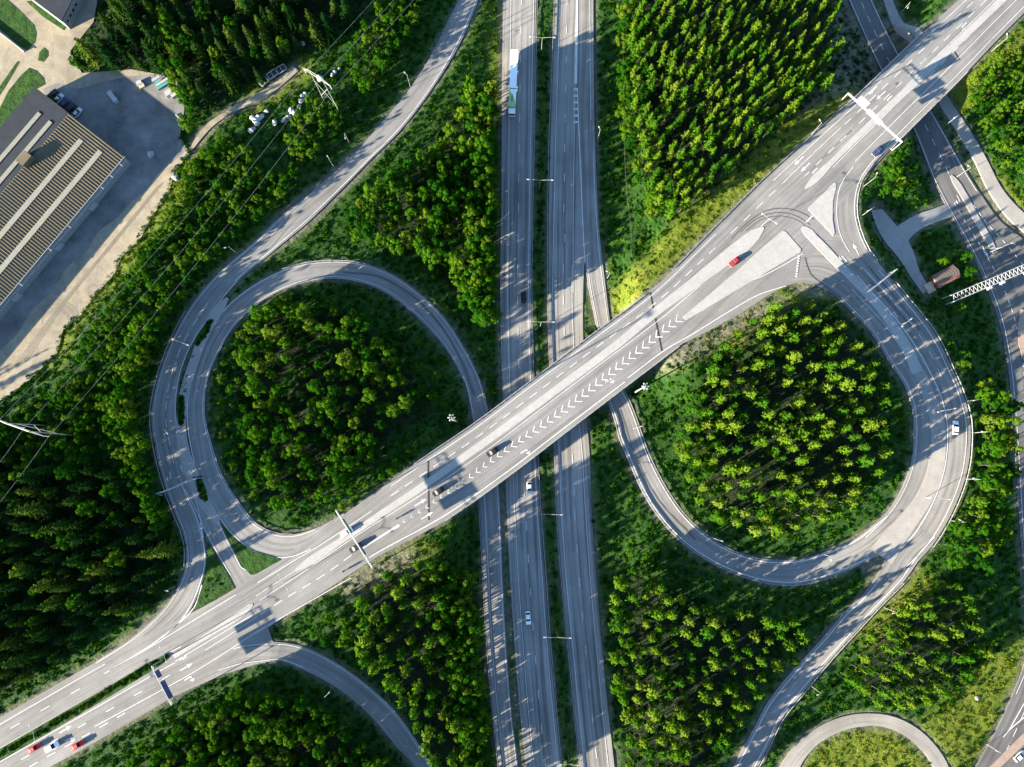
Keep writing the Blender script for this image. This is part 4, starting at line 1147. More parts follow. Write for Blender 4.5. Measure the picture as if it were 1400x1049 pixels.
A1 = pylon([(415,94),(452,118)], 27, 'pale steel power pylon beside the scattered white rocks', None)
A2 = pylon([(-8,572),(62,597)], 27, 'pale steel power pylon at the frame edge above the leafy wood', None)
vec = np.array(A1[1]) - np.array(A2[1])
A0 = [tuple(np.array(p) + vec * np.array((0.85, 0.85, 0))) for p in A1]
A3 = [tuple(np.array(p) - vec * np.array((0.5, 0.5, 0))) for p in A2]
for (S, E, nm) in ((A0, A1, 'beyond the pylon by the white rocks'), (A1, A2, 'between the two pylons'), (A2, A3, 'beyond the pylon at the frame edge')):
    for a, b, pos_ in zip(S, E, ('upper', 'middle', 'lower')):
        pts = []
        for i in range(17):
            t = i / 16; q = np.array(a) * (1 - t) + np.array(b) * t; q[2] -= 4 * 3.5 * t * (1 - t); pts.append(tuple(q))
        m = MB(); m.tube(pts, 0.032, 4)
        tag(m.build('power_line', M['wire']), '%s overhead power line %s' % (pos_, nm), 'power line', 'overhead power lines')

# ------------------------------------------------------------------ buildings
def warehouse():
    h0 = 4.0; hr = 5.9
    zt = h0 + hr
    # roof corners (photo): dark part and tan part share the line (94,155)-(5,260)
    T0, T1 = P(94, 155, zt), P(170, 214, zt)          # short end of the tan roof
    dl = P(0, 417, zt) - T1; dl /= np.linalg.norm(dl)  # along the building
    de = T1 - T0; W = np.linalg.norm(de); de /= W
    root = empty('warehouse', (T0[0], T0[1], h0)); tag(root, 'long warehouse with ribbed tan roof and dark roof wing', 'building')
    o = np.array((T0[0], T0[1]))
    L = 150.0
    def loc(u, v): return (de * u + dl * v)           # u across, v along
    def slab(u0, u1, v0, v1, z0, z1, nm, mat, par=root):
        m = MB(); m.prism([tuple(loc(u0, v0)), tuple(loc(u1, v0)), tuple(loc(u1, v1)), tuple(loc(u0, v1))][::-1], z0, z1)
        q = m.build(nm, mat, par); return q
    slab(0.2, W - 0.2, 0.2, L, -0.5, hr - 0.3, 'wall', M['wall_grey'])
    q = P(47, 119, zt) - o
    W2 = abs(q @ de)
    v2 = 0.0
    slab(-W2 + 0.2, -0.1, v2 + 0.2, L, -0.5, hr - 0.2, 'wall', M['wall_grey'])
    slab(-W2, 0.0, v2, L, hr - 0.2, hr + 0.05, 'roof', M['roof_dark'])
    base = slab(0.0, W, 0.0, L, hr - 0.3, hr, 'roof', M['roof_tan'])
    # ribs across the tan roof
    n = int(104 / 1.05)
    rib = MB(); p = [loc(0.1, 0), loc(W - 0.1, 0), loc(W - 0.1, 0.34), loc(0.1, 0.34)]
    Vr = [(*p[0], hr), (*p[1], hr), (*p[2], hr), (*p[3], hr), (*(p[0] + dl * 0.08), hr + 0.2), (*(p[1] + dl * 0.08), hr + 0.2), (*(p[2] - dl * 0.08), hr + 0.2), (*(p[3] - dl * 0.08), hr + 0.2)]
    rib.add(Vr, [(4,5,6,7),(0,1,5,4),(1,2,6,5),(2,3,7,6),(3,0,4,7)])
    rd_ = rib.data('roof_rib', M['roof_tan'])
    for i in range(n):
        r = obj_me('roof_rib', rd_, base); v = dl * (0.3 + i * 1.05); r.location = (v[0], v[1], 0.01)
    for u0, u1, v0, v1, dz in ((8.8, 10.6, 4.5, 140, 0.3), (16.6, 18.4, 3.5, 140, 0.3)):
        slab(u0, u1, v0, v1, hr + 0.1, hr + dz, 'skylight', M['skylight'], base)
    dk = [c for c in root.children if c.name.startswith('roof') and c != base][0]
    for u in (-8.6, -3.6):
        slab(u, u + 1.5, 6.0, 140, hr + 0.06, hr + 0.28, 'skylight', M['skylight'], dk)
    slab(-1.6, 1.6, 19, 23.5, hr, hr + 2.6, 'roof_vent', M['roof_tan'])
    g = MB(); g.bar((*loc(W + 0.15, 0), hr + 0.05), (*loc(W + 0.15, L), hr + 0.05), 0.11, 5); g.bar((*loc(W + 0.8, 0.5), hr - 1.0), (*loc(W + 0.8, L), hr - 1.0), 0.1, 5)
    g.build('gutter', M['white'], root)
    for v in (3, 8, 13, 30, 40, 55, 70):
        g = MB(); g.bar((*loc(W + 0.1, v), hr + 0.05), (*loc(W + 1.5, v), hr - 0.4), 0.09, 5); g.build('bracket', M['white'], root)
    for v in (20, 38, 60):
        m = MB(); c = loc(W + 0.1, v); m.box((c[0], c[1], 1.5), (3.2, 0.12, 3.2), math.atan2(dl[1], dl[0])); m.build('door', M['white'], root)
warehouse()

def corner_building():
    z = 9.5
    poly = [(38,-6),(84,28.5),(101,-6),(130,-62),(60,-90)]
    p = PP(poly, z); c = p[1]
    root = empty('office_block', (c[0], c[1], 4.0)); tag(root, 'dark flat-roofed block in the upper corner by the sandy lane', 'building')
    q = [tuple(a - c) for a in p]
    m = MB(); m.prism(q[::-1], -0.5, 5.2); m.build('wall', M['wall_grey'], root)
    cen = np.mean(np.array(q), 0)
    m = MB(); m.prism([tuple(np.array(a) * 1.0 + (np.array(a) - cen) * 0.012) for a in q][::-1], 5.2, 5.55); m.build('roof', M['roof_dark'], root)
    for i in range(4):
        a = np.array(q[1]); b = np.array(q[2]); e = a + (b - a) * (0.15 + 0.22 * i); d = (b - a) / np.linalg.norm(b - a); nrm = np.array((d[1], -d[0]))
        m = MB(); m.box((*(e + nrm * 0.05), 3.0), (1.4, 0.12, 1.3), math.atan2(d[1], d[0])); w = m.build('window', M['white'], root)
        m = MB(); m.box((*(e + nrm * 0.10), 3.0), (1.1, 0.10, 1.0), math.atan2(d[1], d[0])); m.build('pane', M['glass'], w)
corner_building()

def hut():
    zt = 5.0
    a, b = P(1281, 385, zt), P(1311, 369, zt)      # ridge ends
    g = float(Tz(*((a + b) / 2)))
    c = (a + b) / 2; D = b - a; L = np.linalg.norm(D)
    root = empty('hut', (c[0], c[1], g), math.atan2(D[1], D[0])); tag(root, 'small hut with brown gable roof and red end wall', 'hut')
    h = zt - g; w = 2.5
    m = MB(); m.box((0, 0, (h - 1.0) / 2 - 0.2), (L - 0.5, 2 * w - 0.6, h - 0.6)); m.build('wall', M['wall_red'], root)
    for s in (-1, 1):
        V = [(-L/2, 0, h), (L/2, 0, h), (L/2, s * w, h - 1.3), (-L/2, s * w, h - 1.3)]
        V += [(x, y, z - 0.14) for x, y, z in V]
        m = MB(); m.add(V, [(0,1,2,3),(7,6,5,4),(0,4,5,1),(1,5,6,2),(2,6,7,3),(3,7,4,0)]); r = m.build('roof', M['roof_brown'], root)
        for i in range(1, 8):
            x = -L/2 + L * i / 8; e = MB(); e.bar((x, 0.03 * s, h + 0.03), (x, s * w, h - 1.27), 0.035, 4); e.build('seam', M['roof_brown'], r)
    for s in (-1, 1):
        m = MB(); m.add([(s * (L/2 - 0.3), -w + 0.35, h - 1.25), (s * (L/2 - 0.3), w - 0.35, h - 1.25), (s * (L/2 - 0.3), 0, h - 0.12)], [(0,1,2)]); m.build('gable', M['wall_red'], root)
    m = MB(); m.box((-L/2 - 1.6, -0.8, 0.2), (3.0, 3.6, 0.35)); m.build('porch', M['wood'], root)
    m = MB(); m.box((-L/2 + 0.16, 0.2, 1.1), (0.1, 1.0, 2.1)); m.build('door', M['wood'], root)
hut()

# ------------------------------------------------------------------ things in the yard
def box_thing(name, px, py, z, size, ang, mat, label, cat, group=None, ribs=True):
    q = P(px, py, z); g = float(Tz(*q)) + 0.03
    root = empty(name, (q[0], q[1], g), ang); tag(root, label, cat, group)
    m = MB(); m.box((0, 0, size[2] / 2), size); b = m.build('body', mat, root)
    if ribs:
        m = MB(); n = max(3, int(size[0] / 0.7))
        for i in range(n + 1):
            x = -size[0] / 2 + size[0] * i / n
            for s in (-1, 1): m.box((x, s * (size[1] / 2 + 0.02), size[2] / 2), (0.12, 0.06, size[2]))
        m.build('ribs', mat, root)
    m = MB(); m.box((0, 0, size[2] + 0.03), (size[0] + 0.1, size[1] + 0.1, 0.08)); m.build('lid', mat, root)
    return root
box_thing('container', 154.5, 133, 5, (4.4, 1.5, 1.7), math.radians(-52), M['white'], 'narrow white container at the edge of the shaded yard', 'container')
box_thing('crate', 230.5, 127, 5, (2.4, 1.9, 1.4), math.radians(35), M['white'], 'white crate in the yard, nearer the stacked panels', 'crate')
box_thing('crate', 238, 128.5, 5, (2.6, 1.7, 1.2), math.radians(38), M['white'], 'white crate in the yard against the wood edge', 'crate')
box_thing('pallet', 189.5, 113, 5, (1.7, 1.6, 0.8), math.radians(20), M['rock'], 'grey pallet load under the trees', 'pallet')
box_thing('pallet', 193, 117, 5, (1.8, 1.4, 0.8), math.radians(30), M['wood'], 'yellowish pallet load under the trees', 'pallet')
box_thing('beam', 245, 162, 4.5, (4.0, 0.35, 0.35), math.radians(-47), M['white'], 'white beam lying at the edge of the yard', 'beam', ribs=False)
q = P(219.5, 110, 5); root = empty('panel_stack', (q[0], q[1], 4.03), math.radians(35)); tag(root, 'low stack of teal and white panels in the shaded yard', 'panel stack')
for i in range(4):
    m = MB(); m.box((0, -1.8 + i * 1.15, 0.45 + 0.06 * (i % 2)), (5.2 - 0.5 * (i % 3), 0.95, 0.8)); m.build('panel', M['teal'] if i in (0, 2) else M['white'], root)
m = MB(); m.box((0.4, 0.2, 1.0), (0.8, 0.6, 0.3)); m.build('crate_top', M['wall_red'], root)
a = P(-30, 22, 4.5); b = P(34, 72, 4.5); D = b - a
root = empty('garden_wall', (a[0], a[1], 4.03), math.atan2(D[1], D[0])); tag(root, 'low dark wall along the sandy court in the upper corner', 'wall')
Lw = np.linalg.norm(D)
for i in range(int(Lw / 2.4)):
    m = MB(); m.box((1.2 + i * 2.4, 0, 0.45), (2.3, 0.3, 0.95)); m.build('panel', M['wall_grey'], root)
m = MB(); m.box((Lw / 2, 0, 0.98), (Lw, 0.42, 0.1)); m.build('coping', M['kerb'], root)
# timber trailer by the dirt track
def trailer(ax, ay, bx, by, label, w=2.3):
    a = P(ax, ay, 4.5); b = P(bx, by, 4.5); c = (a + b) / 2; D = b - a; L = np.linalg.norm(D)
    root = empty('trailer', (c[0], c[1], float(Tz(*c))), math.atan2(D[1], D[0])); tag(root, label, 'trailer', 'trailers by the dirt track')
    for s in (-1, 1):
        m = MB(); m.box((0, s * w / 2, 1.1), (L, 0.22, 0.35)); m.build('rail', M['white'], root)
    n = max(2, int(L / 1.6))
    for i in range(n + 1):
        m = MB(); m.box((-L / 2 + L * i / n, 0, 1.0), (0.25, w, 0.2)); m.build('crossbar', M['white'], root)
    m = MB(); m.box((0, 0, 0.85), (L - 0.2, w * 0.75, 0.12)); m.build('bed', M['bark_grey'], root)
    for x in (-L * 0.3, L * 0.3):
        for s in (-1, 1):
            m = MB(); m.bar((x, s * (w / 2 - 0.1), 0.42), (x, s * (w / 2 + 0.18), 0.42), 0.42, 12); m.build('wheel', M['tyre'], root)
trailer(356, 116, 365, 108, 'low white trailer by the dirt track, the single one'); trailer(367, 106, 378, 98, 'white framed trailer, first in line by the dirt track'); trailer(379, 98, 390, 91, 'white framed trailer, last in line by the dirt track')
# rocks
def rock_mesh(seed):
    r = random.Random(seed); bm = bmesh.new(); bmesh.ops.create_icosphere(bm, subdivisions=2, radius=1.0)
    ax = [Vector((r.uniform(-1, 1), r.uniform(-1, 1), r.uniform(-.4, 1))).normalized() for _ in range(9)]
    for v in bm.verts:
        k = 1.0
        for a in ax:
            d = v.co.dot(a)
            if d > 0.72: k = min(k, 0.72 / d)
        v.co *= k; v.co.z *= 0.75
    me = bpy.data.meshes.new('rock'); bm.to_mesh(me); bm.free(); me.materials.append(M['rock']); return me
rm = [rock_mesh(i) for i in range(4)]
for i, (x, y, s) in enumerate([(345,161,1.3),(349,164,1.6),(353,161,1.5),(357,159,1.2),(351,168,1.3),(364,152,1.0),(343,178,1.2),(346,176,0.9),(375,167,1.3),(389,164,1.3),(394,160,1.1),(398,151,1.5),(402,154,1.2),(409,147,1.2),(411,137,1.1),(417,127,0.9),(413,130,0.9),(437,106,1.6),(453,101,0.9),(457,97,0.9),(463,92,0.7),(240,243,1.3),(1342,958,0.75),(413,59,1.3),(206,211,1.4)]):
    q = P(x, y, 4.3); g = float(Tz(*q))
    o = obj_me('boulder', rm[i % 4]); o.location = (q[0], q[1], g + 0.3 * s); o.scale = (s * random.uniform(.9, 1.2), s * random.uniform(.8, 1.1), s); o.rotation_euler = (0, 0, random.uniform(0, 6))
    lab = 'pale boulder in the scatter of white rocks below the power pylon'; grp = 'white rocks near the pylon'
    if (x, y) == (240, 243): lab, grp = 'grey boulder alone on the sunlit sandy yard edge', None
    if (x, y) == (1342, 958): lab, grp = 'cream stone alone on the yellow meadow', None
    if (x, y) == (413, 59): lab, grp = 'pale boulder alone in the shaded clearing above the trailers', None
    if (x, y) == (206, 211): lab, grp = 'rounded pale boulder at the corner of the warehouse', None
    tag(o, lab, 'boulder', grp)

# ------------------------------------------------------------------ vehicles
def car_meshes():
    # side profile stations: x, half width, bottom z, belt z
    st = [(-2.15, 0.62, 0.42, 0.66), (-2.05, 0.80, 0.32, 0.80), (-1.5, 0.89, 0.24, 0.88), (-0.6, 0.90, 0.22, 0.92), (0.6, 0.90, 0.22, 0.93), (1.5, 0.88, 0.24, 0.96), (1.98, 0.82, 0.32, 0.94), (2.12, 0.66, 0.42, 0.80)]
    V = []; F = []
    for x, w, z0, z1 in st:
        V += [(x, -w * 0.92, z0), (x, -w, (z0 + z1) / 2), (x, -w * 0.93, z1 - 0.05), (x, -w * 0.8, z1), (x, w * 0.8, z1), (x, w * 0.93, z1 - 0.05), (x, w, (z0 + z1) / 2), (x, w * 0.92, z0)]
    for i in range(len(st) - 1):
        a, b = 8 * i, 8 * i + 8
        for t in range(8): F.append((a + t, b + t, b + (t + 1) % 8, a + (t + 1) % 8))
    F.append(tuple(range(8))); e = 8 * (len(st) - 1); F.append(tuple(range(e, e + 8))[::-1])
    body = (V, F)
    gl = ([(-1.0, -0.76, 0.90), (1.75, -0.74, 0.93), (1.75, 0.74, 0.93), (-1.0, 0.76, 0.90), (-0.28, -0.62, 1.40), (1.15, -0.60, 1.40), (1.15, 0.60, 1.40), (-0.28, 0.62, 1.40)], [(0,1,5,4),(1,2,6,5),(2,3,7,6),(3,0,4,7)])
    rf = ([(-0.30, -0.64, 1.39), (1.17, -0.62, 1.39), (1.17, 0.62, 1.39), (-0.30, 0.64, 1.39), (-0.18, -0.54, 1.47), (1.05, -0.52, 1.47), (1.05, 0.52, 1.47), (-0.18, 0.54, 1.47)], [(4,5,6,7),(0,1,5,4),(1,2,6,5),(2,3,7,6),(3,0,4,7),(3,2,1,0)])
    return body, gl, rf
CB, CG, CR = car_meshes()
w_m = MB(); w_m.bar((0, -0.11, 0), (0, 0.11, 0), 0.33, 14); WH = w_m.data('wheel', M['tyre'])
w_m = MB(); w_m.bar((0, -0.12, 0), (0, 0.12, 0), 0.20, 10); RM = w_m.data('rim', M['rim'])
CARM = {}
def car(px, py, z, dirpx, col, colname, label, group='cars on the roads', scale=1.0):
    q = P(px, py, z + 0.7); e = P(px + dirpx[0], py + dirpx[1], z + 0.7) - q
    zb = (7.0 if z == 7 else float(Tz(*q))) + 0.11
    ang = math.atan2(e[1], e[0]) + math.pi          # model front is at -x
    root = empty('car', (q[0], q[1], zb), ang); root.scale = (scale,) * 3
    tag(root, label, 'car', group)
    if colname not in CARM:
        pm = paintmat(colname + ' car paint', col)
        CARM[colname] = (mesh_data('body', *CB, [pm], smooth=False), mesh_data('roof', *CR, [pm]), mesh_data('cabin_glass', *CG, [M['glass']]), pm)
    bd, rf, gl, pm = CARM[colname]
    obj_me('body', bd, root); obj_me('roof', rf, root); obj_me('cabin_glass', gl, root)
    for x in (-1.32, 1.32):
        for y in (-0.80, 0.80):
            w = obj_me('wheel', WH, root); w.location = (x, y, 0.33); r = obj_me('rim', RM, w)
    for s in (-1, 1):
        m = MB(); m.box((-2.06, s * 0.55, 0.66), (0.14, 0.34, 0.14)); m.build('headlight', M['head'], root)
        m = MB(); m.box((2.07, s * 0.58, 0.78), (0.12, 0.28, 0.14)); m.build('taillight', M['tail'], root)
        m = MB(); m.box((-0.75, s * 0.98, 0.98), (0.16, 0.18, 0.13)); m.build('mirror', pm, root)
RED = (0.42, 0.02, 0.025); WHT = (0.72, 0.73, 0.73); BLK = (0.012, 0.014, 0.018); NAV = (0.02, 0.035, 0.10); SIL = (0.40, 0.42, 0.44)
car(1004, 358, 7, (-1, 0.8), RED, 'red', 'bright red car in the lane between the two white islands')
car(673, 618, 7, (-1, 0.72), BLK, 'black', 'black car on the bridge beside the chevrons, right above the motorway')
car(599, 672, 7, (-1, 0.68), BLK, 'black', 'black car on the bridge by the dark expansion joint')
car(474, 728, 7, (1, -0.64), WHT, 'white', 'white car passing under the green sign gantry')
car(486, 749, 7, (-1, 0.62), BLK, 'black', 'black car passing under the green sign gantry', scale=1.05)
car(1200, 207, 7, (-1, 0.95), NAV, 'navy', 'dark blue car near the foot of the big white gantry', scale=1.08)
car(716, 407, 0, (0, 1), BLK, 'black', 'black car in the shade on the motorway above the bridge')
car(724, 667, 0, (0.05, 1), SIL, 'silver', 'grey car on the motorway just below the bridge')
car(722, 845, 0, (0.08, 1), WHT, 'white', 'white car on the shaded motorway near the lower lamps')
car(1306, 585, 5.6, (0.02, -1), WHT, 'white', 'white car on the outer side of the wide curved ramp', scale=1.05)
car(47, 1023, 7, (1, -0.56), RED, 'red', 'red car closest to the grassy central reserve')
car(71, 1021, 7, (1, -0.56), WHT, 'white', 'white car between the two red cars', scale=1.08)
car(106, 1019, 7, (1, -0.56), RED, 'red', 'red car closest to the outer edge of the overpass')
car(1394, 1034, 1.6, (1, -0.9), SIL, 'silver', 'silver car in the corner beyond the pink paved strip')
for i in range(5):
    car(72 + i * 8.4, 129 + i * 6.4, 4, (0.66, -0.75), (BLK, SIL, NAV, BLK, SIL)[i], ('black', 'silver', 'navy', 'black', 'silver')[i], ('black car parked nearest the lawn in the row behind the warehouse', 'grey car second from the lawn in the parked row behind the warehouse', 'navy car in the middle of the parked row behind the warehouse', 'black car second from the tan roof in the parked row', 'grey car parked nearest the tan roof corner in the row')[i], 'cars parked behind the warehouse')

def lorry():
    f = P(699.5, 158, 2); b = P(703.5, 68, 4)
    D = f - b; L = np.linalg.norm(D); u = D / L
    root = empty('lorry', (f[0], f[1], 0.07), math.atan2(-u[1], -u[0])); tag(root, 'long white lorry with a pale green front box on the motorway', 'lorry')
    # x runs from the front (0) to the tail
    m = MB(); m.box((1.15, 0, 1.95), (2.1, 2.4, 2.6), 0, 0.96); cb = m.build('cab', M['lorrywhite'], root)
    m = MB(); m.box((0.06, 0, 2.35), (0.14, 2.15, 0.95)); m.build('windscreen', M['glass'], cb)
    m = MB(); m.box((0.0, 0, 0.75), (0.25, 2.35, 0.5)); m.build('bumper', M['white'], cb)
    for s in (-1, 1):
        m = MB(); m.box((0.25, s * 1.32, 2.3), (0.15, 0.2, 0.7)); m.build('mirror', M['dark'], cb)
    m = MB(); m.box((5.6, 0, 2.35), (6.4, 2.5, 3.0)); fb = m.build('front_box', M['truckgreen'], root)
    m = MB(); V = [(2.38, -1.26, 3.862), (2.38, 1.26, 3.862)]
    arc = [(2.9 + 5.9 * (i / 12), -1.26 + 2.52 * (i / 12) ** 1.6) for i in range(13)]
    m = MB(); m.add([(x, y, 3.862) for x, y in arc] + [(8.8, -1.26, 3.862)], [tuple(range(13))[::-1] + (13,)]); 
    m.build('roof_graphic', M['lorrywhite'], fb)
    for i in range(8):
        m = MB(); m.box((4.4 + i * 0.33, 0.1, 3.868), (0.2, 0.55 if i % 3 else 0.35, 0.012)); m.build('lettering', M['dark'], fb)
    m = MB(); m.box((9.2 + (L - 9.2) / 2, 0, 2.35), (L - 9.2, 2.5, 3.0)); tr = m.build('trailer_box', M['lorrywhite'], root)
    m = MB(); m.box((L / 2 + 1, 0, 0.75), (L - 3, 1.2, 0.3)); m.build('chassis', M['dark'], root)
    for x in (1.3, 5.6, 7.0, 12.0, 18.2, 19.5):
        for s in (-1, 1):
            m = MB(); m.bar((x, s * 0.85, 0.5), (x, s * 1.2, 0.5), 0.5, 14); w = m.build('wheel', M['tyre'], root)
            m = MB(); m.bar((x, s * 1.1, 0.5), (x, s * 1.22, 0.5), 0.26, 10); m.build('rim', M['rim'], w)
lorry()

def motorbike(px, py, z, dirpx, label):
    q = P(px, py, z + 0.7); e = P(px + dirpx[0], py + dirpx[1], z + 0.7) - q
    root = empty('motorcycle', (q[0], q[1], 7.11), math.atan2(e[1], e[0])); tag(root, label, 'motorcycle', 'motorcycles on the overpass')
    for x in (-0.72, 0.72):
        m = MB(); m.bar((x, -0.07, 0.31), (x, 0.07, 0.31), 0.31, 14); m.build('wheel', M['tyre'], root)
    m = MB(); m.box((0.05, 0, 0.55), (0.9, 0.28, 0.4), 0, 0.8); m.box((0.25, 0, 0.85), (0.5, 0.34, 0.25), 0, 0.7); m.build('body', M['dark'], root)
    m = MB(); m.box((-0.4, 0, 0.82), (0.65, 0.3, 0.12)); m.build('seat', M['dark'], root)
    m = MB(); m.bar((0.5, -0.38, 1.0), (0.5, 0.38, 1.0), 0.03, 6); m.bar((0.72, 0, 0.31), (0.5, 0, 1.0), 0.05, 6); m.build('handlebar', M['rim'], root)
    # rider: skin-modifier figure
    pts = [((-0.25,0,0.92),.17),((-0.18,0,1.2),.17),((-0.05,0,1.45),.16),((0.0,0,1.58),.07),((0.05,0,1.72),.125),((-0.02,.2,1.42),.075),((0.2,.32,1.2),.06),((0.48,.3,1.03),.05),((-0.02,-.2,1.42),.075),((0.2,-.32,1.2),.06),((0.48,-.3,1.03),.05),((0.15,.22,0.88),.1),((0.02,.22,0.5),.08),((0.14,.22,0.38),.06),((0.15,-.22,0.88),.1),((0.02,-.22,0.5),.08),((0.14,-.22,0.38),.06)]
    ed = [(0,1),(1,2),(2,3),(3,4),(2,5),(5,6),(6,7),(2,8),(8,9),(9,10),(0,11),(11,12),(12,13),(0,14),(14,15),(15,16)]
    me = bpy.data.meshes.new('rider'); me.from_pydata([p for p, _ in pts], ed, []); me.materials.append(M['skin'])
    o = bpy.data.objects.new('person', me); link(o); o.location = root.location; o.rotation_euler = root.rotation_euler
    tag(o, 'rider in dark clothes sitting on ' + label.replace('motorcycle', 'motorcycle', 1), 'person', 'motorcycle riders')
    md = o.modifiers.new('skin', 'SKIN')
    for v, (_, r) in zip(me.skin_vertices[0].data, pts): v.radius = (r, r)
    me.skin_vertices[0].data[0].use_root = True
    s = o.modifiers.new('sub', 'SUBSURF'); s.levels = 1; s.render_levels = 1
motorbike(543, 709, 7, (-1, 0.66), 'the dark motorcycle near the first chevrons on the bridge')
motorbike(470, 781, 7, (-1, 0.62), 'the dark motorcycle below the green sign gantry')

# ------------------------------------------------------------------ trees
def leaf_cloud(points, normals, sizes, r, elong=1.0, axes=None):
    """Small bent leaf sprays (two triangles each) at the given points."""
    n = len(points)
    nrm = normals / np.maximum(np.linalg.norm(normals, axis=1), 1e-6)[:, None]
    if axes is None:
        axes = r.normal(size=(n, 3))
    t = axes - nrm * (axes * nrm).sum(1)[:, None]
    t /= np.maximum(np.linalg.norm(t, axis=1), 1e-6)[:, None]
    bt = np.cross(nrm, t)
    s = sizes[:, None]
    a = points - t * s * elong; b = points + t * s * elong
    c = points + bt * s * 0.62 - nrm * s * 0.22; d = points - bt * s * 0.62 - nrm * s * 0.22
    V = np.stack([a, d, b, c], 1).reshape(-1, 3)
    k = np.arange(n)[:, None] * 4
    F = np.concatenate([k + np.array([[0, 1, 2]]), k + np.array([[0, 2, 3]])], 0)
    return V, F

def trunk_mesh(h, r0, top, lean, r, limbs=6, spread=1.2, z0=0.4):
    m = MB()
    pts = [Vector((lean[0] * t * t, lean[1] * t * t, h * top * t - (0.6 if t == 0 else 0))) for t in (0, 0.3, 0.6, 0.85, 1.0)]
    rad = [r0, r0 * 0.8, r0 * 0.6, r0 * 0.35, r0 * 0.12]
    for i in range(4): m.bar(pts[i], pts[i+1], rad[i], 6, rad[i+1])
    for i in range(limbs):
        t = r.uniform(z0, 0.9); a = r.uniform(0, 6.28)
        p = Vector((lean[0] * t * t, lean[1] * t * t, h * top * t)); L = spread * r.uniform(0.5, 1.0) * (1.2 - t)
        m.bar(p, p + Vector((math.cos(a) * L, math.sin(a) * L, L * 0.45)), r0 * 0.28, 4, r0 * 0.08)
    return m.v, m.f

def pine(seed):
    r = np.random.default_rng(seed); h = 1.0 * 13
    Pn, Nn, S, AX = [], [], [], []
    nw = 9
    for w in range(nw):
        t = w / (nw - 1)
        z = h * (0.47 + 0.52 * t)
        R_ = 2.05 * (1 - t) ** 0.7 * (0.55 + 0.45 * min(1, t * 4)) + 0.22
        nb = int(9 - 3 * t)
        a0 = r.uniform(0, 6.28)
        for b in range(nb):
            if r.random() < 0.12: continue
            a = a0 + 6.283 * b / nb + r.uniform(-.3, .3); Rb = R_ * r.uniform(0.5, 1.2)
            d = np.array((math.cos(a), math.sin(a), 0.28 + 0.3 * t))
            k = max(2, int(Rb / 0.27))
            for j in range(k):
                q = (j + 1) / k
                p = np.array((0, 0, z)) + d * Rb * q + r.normal(0, 0.10, 3)
                Pn.append(p); S.append(0.50 * (1.15 - 0.35 * q) * r.uniform(0.75, 1.3))
                Nn.append(np.array((d[0] * 0.9, d[1] * 0.9, 0.6)) + r.normal(0, 0.40, 3)); AX.append(d * 0.6 + r.normal(0, 0.6, 3))
    V, F = leaf_cloud(np.array(Pn), np.array(Nn), np.array(S), r, 1.1, np.array(AX))
    return (V, F), trunk_mesh(h, 0.17, 0.99, (r.uniform(-.3, .3), r.uniform(-.3, .3)), r, 5, 1.6, 0.35)

def spruce(seed):
    r = np.random.default_rng(seed); h = 15.0
    Pn, Nn, S, AX = [], [], [], []
    nw = 15
    for w in range(nw):
        t = w / (nw - 1)
        z = h * (0.13 + 0.86 * t)
        R_ = 2.9 * (1 - t) ** 0.8 + 0.2
        nb = int(9 - 5 * t); a0 = r.uniform(0, 6.28)
        for b in range(nb):
            a = a0 + 6.283 * b / nb + r.uniform(-.25, .25); Rb = R_ * r.uniform(0.7, 1.12)
            d = np.array((math.cos(a), math.sin(a), -0.32 + 0.5 * t))
            k = max(2, int(Rb / 0.42))
            for j in range(k):
                q = (j + 1) / k
                p = np.array((0, 0, z)) + d * Rb * q + r.normal(0, 0.09, 3)
                Pn.append(p); S.append(0.52 * (1.2 - 0.5 * q) * r.uniform(0.8, 1.25)); Nn.append(np.array((d[0] * 0.8, d[1] * 0.8, 0.7)) + r.normal(0, 0.35, 3)); AX.append(d + r.normal(0, 0.25, 3))
    V, F = leaf_cloud(np.array(Pn), np.array(Nn), np.array(S), r, 1.25, np.array(AX))
    return (V, F), trunk_mesh(h, 0.2, 0.99, (0, 0), r, 4, 1.2, 0.1)

def broad(seed, nleaf=1500, h=11.0, R_=2.4):
    r = np.random.default_rng(seed)
    nl = int(r.integers(22, 30)); lobes = []
    asx, asy = r.uniform(0.8, 1.2), r.uniform(0.8, 1.2)
    for i in range(nl):
        a = r.uniform(0, 6.28); q = math.sqrt(r.random())
        z = h * (0.24 + 0.70 * r.random() ** 0.75 * (1 - 0.42 * q * q))
        lobes.append((np.array((math.cos(a) * q * R_ * 0.95 * asx, math.sin(a) * q * R_ * 0.95 * asy, z)), r.uniform(0.5, 1.25) * R_ * 0.27))
    lobes.append((np.array((r.uniform(-.4, .4), r.uniform(-.4, .4), h * 0.95)), R_ * 0.22))
    Pn, Nn, S = [], [], []
    tot = sum(l[1] ** 2 for l in lobes)
    for c, lr in lobes:
        k = int(nleaf * lr ** 2 / tot) + 6
        d = r.normal(size=(k, 3)); d /= np.linalg.norm(d, axis=1)[:, None]
        d[:, 2] = np.where(d[:, 2] < -0.45, -d[:, 2], d[:, 2])
        rad = lr * (0.55 + 0.75 * r.random(k) ** 0.8)
        Pn.append(c + d * rad[:, None] * np.array((1, 1, 1.15))); Nn.append(d + (c / np.array((R_, R_, h)) - np.array((0, 0, 0.5))) * 0.5 + r.normal(0, 0.38, (k, 3))); S.append(r.uniform(0.10, 0.30, k))
    V, F = leaf_cloud(np.concatenate(Pn), np.concatenate(Nn), np.concatenate(S), r, 1.15)
    return (V, F), trunk_mesh(h, 0.15, 0.88, (r.uniform(-.5, .5), r.uniform(-.5, .5)), r, 8, 1.8, 0.3)

